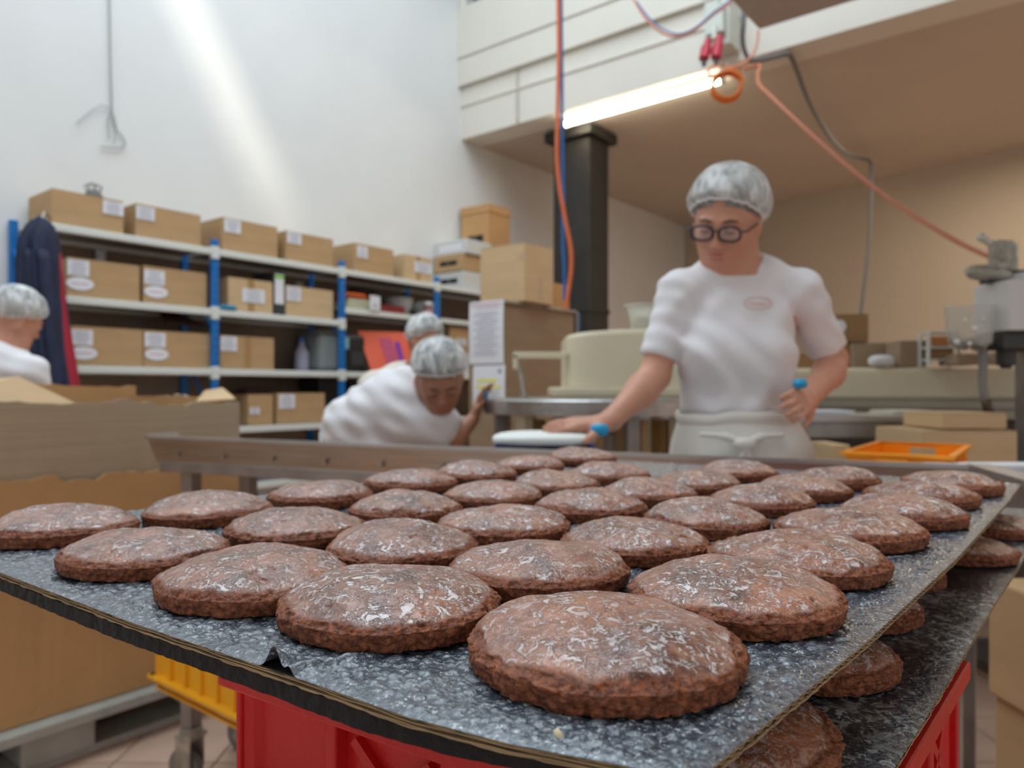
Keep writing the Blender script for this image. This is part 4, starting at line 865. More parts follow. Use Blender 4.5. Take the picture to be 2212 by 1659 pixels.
# ------------------------------------------------------------------ jacket hanging at the rack's left front post
JN = mat('navy_cloth', (.012, .018, .052), .75, var=.3, vscale=12); JR = mat('red_lining', (.36, .008, .03), .6)
jY = 3.98; jk = thing('navy_jacket', 'dark navy jacket with red lining hanging from the left end of the rack', 'jacket', P(88, 480, jY)-Vector((0, 0, .9)))
rings = []; prof = [(470, 84, 92), (476, 70, 105), (490, 58, 116), (520, 48, 121), (570, 43, 124), (640, 44, 129), (700, 50, 136), (760, 62, 144), (830, 88, 155), (850, 92, 158), (900, 95, 168)]
for y, a, b in prof:
    c = P((a+b)/2, y, jY); rx_ = (b-a)/2/F*jY; ring = []
    for k in range(64):
        t = 2*math.pi*k/64; fo = 1+.22*math.sin(7*t+y*.004)*min(1, max(0, (y-470)/90))+.12*math.sin(13*t+1+y*.006)
        ring.append(c+Vector((rx_*math.cos(t), .10*min(1, (y-455)/60)*math.sin(t)*fo, 0.0)))
    rings.append(ring)
obj('shell', MB().loft(rings[::-1]), JN, jk, world=True, smooth=True)
rings = []
for y, a, b in [(545, 114, 124), (600, 118, 132), (660, 122, 139), (720, 132, 148), (780, 140, 160), (832, 146, 168), (860, 150, 170), (900, 154, 174)]:
    c = P((a+b)/2, y, jY+.03); rx_ = (b-a)/2/F*jY; rings.append([c+Vector((rx_*math.cos(2*math.pi*k/20), .05*math.sin(2*math.pi*k/20), 0)) for k in range(20)])
obj('red_lining', MB().loft(rings[::-1]), JR, jk, world=True, smooth=True)
def strip(nm, spec, m, dY, ry_, fold=.12):
    rings = []
    for y, a, b in spec:
        c = P((a+b)/2, y, jY+dY); rx_ = (b-a)/2/F*jY; rings.append([c+Vector((rx_*math.cos(t), ry_*math.sin(t)*(1+fold*math.sin(5*t+y*.02)), 0)) for t in [2*math.pi*k/24 for k in range(24)]])
    obj(nm, MB().loft(rings[::-1]), m, jk, world=True, smooth=True)
strip('sleeve', [(540, 62, 76), (560, 56, 82), (640, 54, 84), (720, 60, 92), (800, 76, 106), (850, 84, 112), (880, 88, 110)], JN, -.07, .045)
strip('sleeve', [(540, 88, 100), (565, 88, 108), (640, 92, 114), (720, 98, 122), (800, 108, 134), (850, 114, 138), (880, 118, 136)], JN, -.065, .04)
strip('front_edge', [(600, 126, 133), (640, 129, 140), (700, 138, 149), (750, 146, 154), (790, 152, 158)], JN, .05, .03)
hk = P(88, 468, jY); obj('hanger_loop', MB().tube([hk+Vector((0, 0, -.03)), hk+Vector((0, .03, .03)), hk+Vector((-.02, .12, .02))], .006, n=8), STEELD, jk, world=True)
# small wire basket / decoration on the first box
dk = S(tpx(205, .2), .22, zpx(267, 436)+.004)
dn_ = thing('wire_lantern', 'small dark object with an antler-like outline on top of the leftmost top box', 'decoration', dk)
mb = MB().lathe([(.0, 0), (.05, 0), (.055, .05), (.03, .085), (0, .09)], n=14); obj('lantern_body', mb, GRH, dn_)
mb = MB()
for k in range(7): a = k*.9; mb.tube([(0.03*math.cos(a), .03*math.sin(a), .05), (.05*math.cos(a), .05*math.sin(a), .11), (.02*math.cos(a+1), .02*math.sin(a+1), .125)], .004, n=6)
obj('wire', mb, STEELD, dn_)
# ------------------------------------------------------------------ wires on the wall, hoses
def wallp(px, py, off=.02): 
    dn = .43-off; k = (px-CX)/F; a = P0+NN*dn; t = (k*a.y-a.x)/(D1.x-k*D1.y); q = a+D1*t; return P(px, py, q.y)
wr_ = mat('thin_wire', (.36, .39, .40), .5)
wt = thing('wall_cable', 'thin grey cable with a wire hook hanging down the white wall', 'cable', wallp(240, 240))
mb = MB().tube([wallp(236, -400), wallp(236, 0), wallp(238, 120), wallp(241, 236)], .006, n=6).tube([wallp(165, 265), wallp(200, 237), wallp(218, 227), wallp(241, 234)], .0035, n=6).tube([wallp(241, 234), wallp(232, 262), wallp(236, 300)], .004, n=6).tube(spline([wallp(241, 234), wallp(248, 275), wallp(262, 292), wallp(270, 308), wallp(262, 318), wallp(238, 318), wallp(218, 316)], 5), .005, n=6).tube([wallp(241, 236), wallp(252, 272), wallp(246, 310)], .0035, n=6)
obj('wire', mb, wr_, wt, world=True)
def hose(name, label, cat, pts, r, m, group=None, n=8, ns=8):
    q = spline(pts, ns); return tag(obj(name, MB().tube(q, r, n=n), m, smooth=True, loc=tuple(q[-1])), label, cat, group)
HY = 4.5
def hang(pts): return [P(*p) for p in pts]
hose('air_hose', 'orange hose hanging from the roof in front of the dark pillar', 'hose', hang([(1203, -900, HY), (1204, -300, HY), (1206, 0, HY), (1207, 120, HY), (1205, 220, HY), (1203, 330, HY), (1208, 400, HY), (1220, 470, HY), (1233, 540, HY), (1233, 590, HY), (1226, 640, HY), (1222, 668, HY)]), .0125, ORH)
hose('air_hose', 'blue hose hanging alongside the orange hose in front of the pillar', 'hose', hang([(1210, -900, HY+.05), (1211, -300, HY+.05), (1212, 0, HY+.05), (1214, 200, HY+.05), (1215, 330, HY+.05), (1217, 430, HY+.05), (1216, 520, HY+.05), (1219, 580, HY+.05), (1220, 650, HY+.05)]), .0105, BLH)
hose('thin_tube', 'thin orange tube sagging across the top of the beam', 'hose', hang([(1340, -60, 5.6), (1370, 0, 5.5), (1400, 45, 5.4), (1435, 73, 5.35), (1465, 78, 5.3), (1500, 65, 5.3), (1540, 32, 5.3), (1575, 8, 5.3), (1590, -20, 5.3)]), .010, mat('faded_orange_hose', (.74, .30, .18), .5))
hose('thin_tube', 'thin blue tube running beside the sagging orange tube', 'hose', hang([(1375, 3, 5.45), (1405, 42, 5.35), (1440, 67, 5.3), (1470, 73, 5.27), (1505, 58, 5.26), (1545, 24, 5.26), (1575, 2, 5.26), (1588, -20, 5.26)]), .006, BLH)
GL = mat('grey_plastic_hose', (.16, .165, .17), .5)
hose('air_hose', 'grey hose sagging under the ceiling and dropping down the back wall', 'hose', hang([(1607, 5, 5.3), (1606, 50, 5.3), (1604, 85, 5.35), (1610, 115, 5.4), (1625, 131, 5.42), (1660, 126, 5.44), (1695, 117, 5.48), (1708, 122, 5.52), (1722, 155, 5.7), (1745, 215, 6.0), (1770, 262, 6.4), (1800, 305, 6.9), (1830, 332, 7.4), (1862, 343, 7.75), (1878, 348, 7.85), (1882, 368, 7.9), (1882, 430, 7.92), (1878, 520, 7.94), (1868, 610, 7.95), (1858, 690, 7.96)]), .0175, GL)
hose('air_hose', 'long orange hose sagging from the beam down to the valve machine at the right', 'hose', hang([(1606, 150, 5.3), (1640, 140, 5.3), (1637, 162, 5.2), (1640, 182, 5.1), (1665, 208, 4.95), (1750, 288, 4.6), (1850, 375, 4.2), (1950, 450, 3.8), (2050, 512, 3.4), (2100, 538, 3.2), (2142, 556, 3.02)]), .0115, mat('dull_orange_hose', (.60, .20, .10), .45))
# orange coil hung under the beam
cc = P(1572, 183, 5.30); cl = thing('coiled_hose', 'coiled orange hose hanging at the end of the lit tube', 'hose', cc)
mb = MB(); fw = (cc-Vector((0, 0, HC))).normalized(); rgt = fw.cross(Vector((0, 0, 1))).normalized(); upv = rgt.cross(fw)
pts = []
for k in range(6*28):
    a = 2*math.pi*k/28; rr_ = .098+.012*math.sin(k*.21); pts.append(rgt*(rr_*1.05*math.cos(a)+.006*math.sin(k*.13))+upv*(rr_*.92*math.sin(a)-.004*(k/28))+fw*(.012*math.sin(k*.31)+.008*(k/28)))
mb.tube(pts, .0075, n=8); obj('coil', mb, mat('orange_coil', (.80, .20, .03), .4), cl, smooth=True)
mb = MB().tube([rgt*-.04+upv*.09, rgt*-.03+upv*.15], .006, n=6); obj('hook', mb, STEELD, cl)
# loop of pale orange tube round the red couplings
hose('thin_tube', 'pale orange tube looping beside the red couplings', 'hose', hang([(1638, 66, 5.3), (1636, 90, 5.3), (1628, 115, 5.3), (1608, 136, 5.3), (1580, 146, 5.3), (1550, 142, 5.3), (1530, 150, 5.3), (1535, 168, 5.3)]), .009, mat('faded_orange_hose', (.74, .30, .18), .5))
# socket box with conduit and two red couplings on the beam
sk = thing('coupling_board', 'grey-white socket board with two red couplings mounted on the beam', 'fitting', P(1548, 60, 5.55))
mb = MB().box(P(1545, 45, 5.55), (.14, .06, .20), rz=math.atan2(B2.y, B2.x)).cyl(P(1542, 85, 5.50), P(1545, 55, 5.52), .02, n=12).cyl(P(1556, 88, 5.52), P(1560, 0, 5.6), .012, n=10).cyl(P(1548, 45, 5.55), P(1550, -120, 5.6), .014, n=10).box(P(1560, 60, 5.66), (.2, .20, .35), rz=math.atan2(B2.y, B2.x))
obj('socket_board', mb, mat('grey_white_plastic', (.62, .64, .58), .5), sk, world=True)
rp = mat('red_coupling', (.55, .02, .05), .35)
for a, b in (((1530, 86), (1520, 128)), ((1555, 78), (1546, 126))):
    A = P(a[0], a[1], 5.4); Bp = P(b[0], b[1], 5.35)
    c_ = obj('red_coupling', MB().cyl(A, A.lerp(Bp, .45), .024, .028, n=16).cyl(A.lerp(Bp, .4), Bp, .040, .036, n=16), rp, sk, world=True, bevel=.004)
    obj('nozzle', MB().cyl(Bp, Bp+Vector((0, -.01, -.05)), .016, n=12), BLACKP, c_, world=True)
# ------------------------------------------------------------------ rotary table, cream machine, tubs
rc_ = Vector((.325, 2.83, 0)); rot = thing('rotary_table', 'round steel packing table with a bright rim behind the workers', 'table', rc_)
R0 = .445
obj('table_rim', MB().lathe([(R0-.02, 1.035), (R0, 1.03), (R0+.004, 1.078), (R0-.004, 1.084), (R0-.02, 1.080), (R0-.022, 1.04)], n=72), STEEL, rot, smooth=False)
obj('table_top', MB().cyl((0, 0, 1.04), (0, 0, 1.06), R0-.018, n=64), STEEL, rot)
obj('pedestal', MB().lathe([(.09, .05), (.09, .95), (.20, 1.04)], n=32).lathe([(.0, 0), (.30, 0), (.30, .04), (.1, .06)], n=32), STEELD, rot)
for k in range(12):
    a = 2*math.pi*k/12+.2; rr_ = .375; obj('leg', MB().box((rr_*math.cos(a), rr_*math.sin(a), .52), (.045, .045, 1.03), rz=a), CREAM if k % 3 else STEELD, rot, bevel=.004)
dr = MB()
for k in range(9): a = math.radians(205+k*15); dr.box(((.30)*math.cos(a), .30*math.sin(a), .90), (.04, .03, .22), rz=a)
obj('hopper_row', dr, mat('amber_plastic', (.42, .26, .10), .4), rot)
cmz = thing('cream_machine', 'large cream enamelled machine hood on a steel base behind the worker', 'machine', Vector((.46, 3.62, 0)))
def rbox(c, d, e=6, n=40, m=12): return superslab(c, d[0], d[1], d[2], n=n, m=m, e=e)
mb = MB(); rings = []
for z, sc2, arch in ((1.13, 1.0, 0), (1.17, 1.0, 0), (1.30, 1.0, 0), (1.355, .995, 1), (1.37, .97, 1), (1.375, .90, 1)):
    ring = []
    for k in range(48):
        b = 2*math.pi*k/48; cb = math.copysign(abs(math.cos(b))**.28, math.cos(b)); sb = math.copysign(abs(math.sin(b))**.28, math.sin(b)); x = .26+.47*sc2*cb; ring.append((x, .26*sc2*sb, z+arch*(.022*(1-((x-.26)/.47)**2))))
    rings.append(ring)
obj('hood', mb.loft(rings), CREAM, cmz, smooth=False)
obj('base_plinth', MB().box((.24, 0, 1.105), (1.02, .56, .045)), CREAM, cmz, bevel=.01)
obj('machine_body', MB().box((.24, 0, .545), (.98, .52, 1.07)), STEEL, cmz, bevel=.01)
obj('bracket', MB().box((-.33, -.2, 1.275), (.25, .035, .03)).box((-.445, -.2, 1.245), (.022, .035, .07)), CREAM, cmz, bevel=.004)
obj('bracket_rod', MB().tube([(-.44, -.2, 1.25), (-.42, -.2, 1.18), (-.405, -.2, 1.08)], .008, n=8).cyl((-.405, -.2, 1.10), (-.405, -.2, 1.07), .022, n=14), STEEL, cmz)
obj('rating_plate', MB().box((.40, -.262, 1.30), (.12, .004, .07)), mat('plate_blue_grey', (.45, .52, .55), .4), cmz)
# plastic tub of flour
tbz = P(1385, 722, 3.65); tb2 = thing('flour_tub', 'clear plastic tub of pale flour on the cream machine beside the shoulder', 'tub', (tbz.x, 3.62, 1.395))
obj('tub_wall', MB().lathe([(.052, .0), (.055, .004), (.075, .125), (.095, .13), (.095, .136), (.072, .132), (.052, .006), (0, .005)], n=28), mat('clear_plastic', (.75, .75, .73), .15, alpha=.45), tb2, smooth=True)
obj('flour', MB().lathe([(0, .006), (.050, .007), (.062, .075), (.03, .095), (0, .10)], n=24), mat('flour', (.80, .76, .62), .9), tb2, smooth=True)
# long cream conveyor housing at the right
lc = Vector((1.24, 3.75, 0)); e_dir = Vector((.96, -.28, 0)).normalized(); lcr = math.atan2(e_dir.y, e_dir.x)
lh = thing('conveyor_housing', 'long cream conveyor housing with cartons on top along the right side', 'machine', lc, lcr)
obj('hood', MB().box((1.5, .3, 1.145), (3.0, .5, .16)), CREAM, lh, bevel=.02)
obj('side_rail', MB().box((1.5, .03, 1.045), (3.0, .03, .04)).box((1.5, .06, 1.00), (3.0, .04, .05)), mat('greige_metal', (.38, .34, .26), .4, metal=.3), lh, bevel=.003)
obj('machine_body', MB().box((1.5, .35, .50), (2.9, .40, .96)), mat('greige_dark', (.10, .085, .07), .6), lh)
# front steel counter with papers
cnt = thing('steel_counter', 'steel side counter with papers behind the worker at the right', 'table', Vector((1.02, 2.95, 0)), -.04)
obj('counter_top', MB().box((.37, .19, 1.0), (.80, .38, .03)), STEEL, cnt, bevel=.004); obj('apron', MB().box((.37, .02, .955), (.80, .02, .06)).box((.76, .19, .955), (.02, .38, .06)), STEELD, cnt)
for a, b in ((.0, .03), (.74, .03), (.0, .35), (.74, .35)): obj('leg', MB().box((a, b, .49), (.04, .04, .985)), STEELD, cnt, bevel=.003)
obj('shelf', MB().box((.37, .19, .45), (.76, .36, .02)), STEELD, cnt)
for k, (x, y, w, lb) in enumerate(((.12, .06, .24, 'white sheets on the side counter, nearest the worker'), (.52, .08, .16, 'cream folded paper on the side counter, right of the white sheets'))):
    r = thing('paper_stack', lb, 'paper', Vector((1.02+x, 2.98, 1.016)), -.04); 
    for j in range(3): obj('sheet', MB().box((w/2+j*.006, .12, .003+j*.005), (w, .2, .004), rz=.03*j), PAPER if k == 0 else mat('cream_paper', (.72, .68, .55), .8), r)
r = thing('orange_bin', 'dull orange bin on the low shelf under the side counter', 'bin', Vector((1.22, 3.10, .462)), -.04); obj('bin_body', MB().box((.25, .1, .17), (.5, .2, .34)), mat('rust_orange', (.42, .09, .02), .6), r, bevel=.01); obj('bin_rim', MB().box((.25, .1, .345), (.52, .22, .02)), mat('rust_orange', (.42, .09, .02), .6), r)
# cartons right: stack behind the orange crate
def axis_box(label, x0, x1, y0, d, z0, z1, m, rz=0.0, group=None, **k): return carton('cardboard_box', label, (x0, y0, z0), x1-x0, d, z1-z0, rz, m=m, group=group, **k)
q0, q1 = P(1993, 930, 2.5), P(2198, 930, 2.5); KM = KRAFT2
trl = thing('low_trolley', 'steel trolley carrying two cartons behind the orange crate', 'trolley', (1.36, 2.5, 0)); obj('platform', MB().box((.19, .2, .80), (.52, .42, .03)), STEELD, trl, bevel=.003)
for a, b in ((-.03, .03), (.41, .03), (-.03, .37), (.41, .37)): obj('leg', MB().box((a, b, .39), (.035, .035, .80)), STEELD, trl)
zb = .817; zm = HC-(932-HZ)/F*2.5; zt_ = HC-(893-HZ)/F*2.55
axis_box('wide cardboard box behind the orange crate, lower of two', 1.39, 1.39+.325, 2.5, .32, zb, zm, KM)
axis_box('small flat cardboard box standing on the wide one behind the orange crate', 1.475, 1.475+.225, 2.53, .25, zm+.006, zt_, KM)
axis_box('small pinkish carton in the gap between apron and orange crate', P(1806, 960, 2.6).x, P(1806, 960, 2.6).x+.06, 2.62, .2, .80, HC-(960-HZ)/F*2.6, KM, flaps=False); tr2 = thing('step_stool', 'low steel stand under the small pinkish carton', 'stand', (P(1806, 960, 2.6).x+.05, 2.7, 0)); obj('stand_top', MB().box((0, 0, .785), (.2, .25, .025)), STEELD, tr2); obj('stand_column', MB().cyl((0, 0, 0), (0, 0, .78), .04), STEELD, tr2)
# cartons at right edge, near
rb = thing('cardboard_box', 'cardboard box at the right edge behind the red crate, lower of two', 'box', (.725, .79, .337), .04); obj('box_body', MB().box((.2, .15, .165), (.4, .3, .33)), KRAFT, rb, bevel=.005); obj('tape', MB().box((.2, -.001, .165), (.05, .002, .33)).box((-.001, .15, .165), (.002, .05, .33)), TAPE, rb)
rb = thing('cardboard_box', 'cardboard box at the right edge behind the red crate, upper of two', 'box', (.715, .79, .671), .04); obj('box_body', MB().box((.2, .15, .085), (.4, .3, .17)), KRAFT, rb, bevel=.005); obj('tape', MB().box((.2, -.001, .085), (.05, .002, .17)).box((-.001, .15, .085), (.002, .05, .17)), TAPE, rb)
rb = thing('cardboard_box', 'cardboard box at the right edge resting on the floor under the other two', 'box', (.72, .785, .0), .04); obj('box_body', MB().box((.2, .15, .166), (.4, .3, .332)), KRAFT, rb, bevel=.005); obj('tape', MB().box((.2, -.001, .166), (.05, .002, .33)), TAPE, rb)
# things along the cream housing top
def on_housing(px0, px1, ytop, Yd, label, m, name='cardboard_box', cat='box', d=.22, flaps=True):
    a, b = P(px0, 790, Yd), P(px1, 790, Yd); z0 = 1.2285; zt = HC-(ytop-HZ)/F*Yd
    return a, b, z0, zt
def hb(px0, px1, ytop, Yd, label, m, zb=None):
    a, b, z0, zt = on_housing(px0, px1, ytop, Yd, label, m); z0 = zb or z0
    return carton('cardboard_box', label, (a.x, Yd, z0), b.x-a.x, .2, zt-z0, lcr*.5, m=m, group='cartons on the cream conveyor housing')
BX = mat('brown_card', (.33, .185, .08), .8); BX2 = mat('taupe_card', (.36, .26, .17), .8)  # even brown and taupe card colours for the boxes on the housing
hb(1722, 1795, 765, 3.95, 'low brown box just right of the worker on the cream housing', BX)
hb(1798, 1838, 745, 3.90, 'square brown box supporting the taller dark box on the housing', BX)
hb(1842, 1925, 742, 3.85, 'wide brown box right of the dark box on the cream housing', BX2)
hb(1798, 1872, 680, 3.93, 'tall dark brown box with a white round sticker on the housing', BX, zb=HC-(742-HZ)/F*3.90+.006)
st = P(1813, 705, 3.92); s_ = [o for o in COL.objects if o.get('label', '').startswith('tall dark brown box with')][0]
ov = MB(); n_ = 24; ov.add([st+Vector((.035*math.cos(2*math.pi*k/n_), -.004, .035*math.sin(2*math.pi*k/n_))) for k in range(n_)]+[st+Vector((.035*math.cos(2*math.pi*k/n_), -.001, .035*math.sin(2*math.pi*k/n_))) for k in range(n_)], [tuple(range(n_)), tuple(range(2*n_-1, n_-1, -1))]+[(k, (k+1) % n_, n_+(k+1) % n_, n_+k) for k in range(n_)])
obj('round_sticker', ov, PAPER, s_, world=True)
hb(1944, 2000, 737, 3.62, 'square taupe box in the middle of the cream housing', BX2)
pk = thing('paper_bundle', 'pale crumpled paper bundle between boxes on the cream housing', 'paper', (P(1912, 785, 3.62).x, 3.66, 1.229)); obj('bundle', superslab((0, 0, .03), .11, .1, .06, n=24, m=8), PAPER, pk, smooth=False)
# white-framed small display holding a brown pack
fr = thing('display_stand', 'small white shelf stand with brown packs on the cream housing', 'stand', (P(2005, 787, 3.5).x, 3.5, 1.2285), lcr*.5)
fw_, fh_ = .135, .16
mb = MB(); 
for x in (0, fw_): mb.box((x, .0, fh_/2), (.008, .03, fh_)); mb.box((x, .1, fh_/2), (.008, .03, fh_))
for z in (.03, fh_*.55, fh_): mb.box((fw_/2, .05, z), (fw_, .12, .008))
obj('frame', mb, SHELFW, fr); obj('brown_pack', MB().box((fw_/2, .05, .062), (.10, .08, .05)), BX, fr, bevel=.003); obj('brown_pack', MB().box((fw_/2, .05, .118), (.08, .08, .045)), mat('orange_brown', (.5, .2, .06), .6), fr, bevel=.003)
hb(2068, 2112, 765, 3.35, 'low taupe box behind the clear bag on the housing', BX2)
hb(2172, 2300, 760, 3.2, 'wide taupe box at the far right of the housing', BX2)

# ------------------------------------------------------------------ valve machine at the right edge
vY = 2.9; vm = thing('valve_machine', 'filling machine with cast valve, white panel and black motor at the right edge', 'machine', (P(2190, 700, vY).x, vY, 0))
def wv(px, py, dy=0.0): return P(px, py, vY+dy)
obj('white_panel', MB().box((wv(2235, 652).x, vY, (wv(0, 612).z+wv(0, 718).z)/2), ((2330-2141)/F*vY, .22, 106/F*vY)), mat('panel_white', (.72, .70, .69), .5), vm, world=True, bevel=.004)
obj('panel_top', MB().box((wv(2252, 605).x, vY, wv(0, 603).z), ((2330-2178)/F*vY, .20, .03)), mat('panel_white', (.72, .70, .69), .5), vm, world=True, bevel=.003)
obj('motor_block', MB().box((wv(2235, 740).x, vY+.02, wv(0, 738).z), ((2330-2142)/F*vY, .18, .065)).cyl(wv(2173, 752), wv(2173, 790), .034, n=20).cyl(wv(2173, 788), wv(2173, 796), .022, n=16).cyl(wv(2146, 745), wv(2132, 745), .02, n=14), mat('motor_black', (.05, .05, .05), .5, var=.3), vm, world=True, bevel=.006)
mb = MB().cyl(wv(2088, 586), wv(2098, 587), .018, .022, n=18).cyl(wv(2096, 587), wv(2130, 590), .028, .034, n=20).cyl(wv(2128, 590), wv(2175, 597), .026, .030, n=18)
obj('cylinder', mb, CAST, vm, world=True, bevel=.003)
mb = MB().bar(wv(2150, 520), wv(2160, 590), .035, .05).bar(wv(2160, 530), wv(2185, 585), .03, .04).box(wv(2162, 552), (.06, .07, .11)).bar(wv(2150, 585), wv(2182, 592), .03).cyl(wv(2165, 552, -.045), wv(2165, 552, -.02), .020, n=16).bar(wv(2190, 525), wv(2192, 582), .02)
obj('valve_body', mb, CAST, vm, world=True, bevel=.005)
mb = MB().tube([wv(2122, 515), wv(2132, 522), wv(2150, 535), wv(2158, 548)], [.013, .012, .011, .014], n=12).ball(wv(2121, 513), .018, n=14).tube(spline([wv(2130, 518), wv(2160, 530), wv(2180, 528), wv(2193, 533), wv(2192, 555)], 5), .011, n=10)
obj('lever', mb, mat('bright_cast', (.62, .60, .54), .4, metal=.4), vm, world=True, smooth=True)
obj('mount_bracket', MB().bar(wv(2120, 600), wv(2215, 597), .03, .05).bar(wv(2215, 597), wv(2240, 590), .04), mat('motor_black', (.05, .05, .05), .5, var=.3), vm, world=True)
obj('stand_column', MB().box((wv(2270, 800).x, vY+.05, .65), (.12, .14, 1.30)).box((wv(2270, 800).x, vY+.05, .02), (.5, .5, .04)), STEELD, vm, world=True)
mb = MB().tube(spline([wv(2118, 738), wv(2124, 775), wv(2122, 815), wv(2124, 845), wv(2130, 868), wv(2136, 890)], 5), [.017]*8+[.016]*18, n=12); obj('dosing_tube', mb, mat('smoky_tube', (.24, .22, .20), .3), vm, world=True, smooth=True)
mb = MB().tube([wv(2128, 862), wv(2132, 876), wv(2137, 893)], .0175, n=12); obj('tube_tip', mb, mat('burnt_tip', (.10, .05, .025), .5), vm, world=True, smooth=True)
mb = MB().bar(wv(2100, 752), wv(2140, 770), .012).bar(wv(2118, 738), wv(2150, 742), .02); obj('tube_clamp', mb, CAST, vm, world=True)
# clear plastic bag / hopper
bgp = thing('clear_bag', 'clear crumpled plastic bag hanging on the valve machine tube', 'bag', wv(2092, 745, -.02)); rings = []
for y, a, b in ((748, 2075, 2118), (742, 2058, 2132), (720, 2052, 2137), (690, 2050, 2138), (668, 2048, 2140), (660, 2047, 2141)):
    ring = []
    for k in range(40):
        t = 2*math.pi*k/40; c = P((a+b)/2, y, vY-.02); rx_ = (b-a)/2/F*vY; fo = 1+.06*math.sin(7*t+y)+.04*math.sin(13*t); ring.append(c+Vector((rx_*math.copysign(abs(math.cos(t))**.6, math.cos(t)), .07*math.sin(t)*fo, 0)))
    rings.append(ring)
obj('bag_film', MB().loft(rings, cap=False), mat('bag_film', (.62, .60, .54), .12, alpha=.42), bgp, world=True, smooth=True)
for a, b, r_ in ((2105, 710, .011), (2067, 738, .011), (2085, 690, .007), (2122, 688, .006), (2095, 742, .008)): obj('button_stud', MB().ball(P(a, b, vY-.095), r_, n=10), mat('white_stud', (.85, .83, .78), .4), bgp, world=True, smooth=True)
mb = MB()
for k in range(12): a = 2*math.pi*k/12; c = P(2094, 742, vY-.02); mb.ball(c+Vector((.05*math.cos(a), .03*math.sin(a), .008*math.sin(a*3))), .018, n=8)
obj('bag_filling', mb, mat('bag_grey', (.30, .28, .25), .6), bgp, world=True, smooth=True)
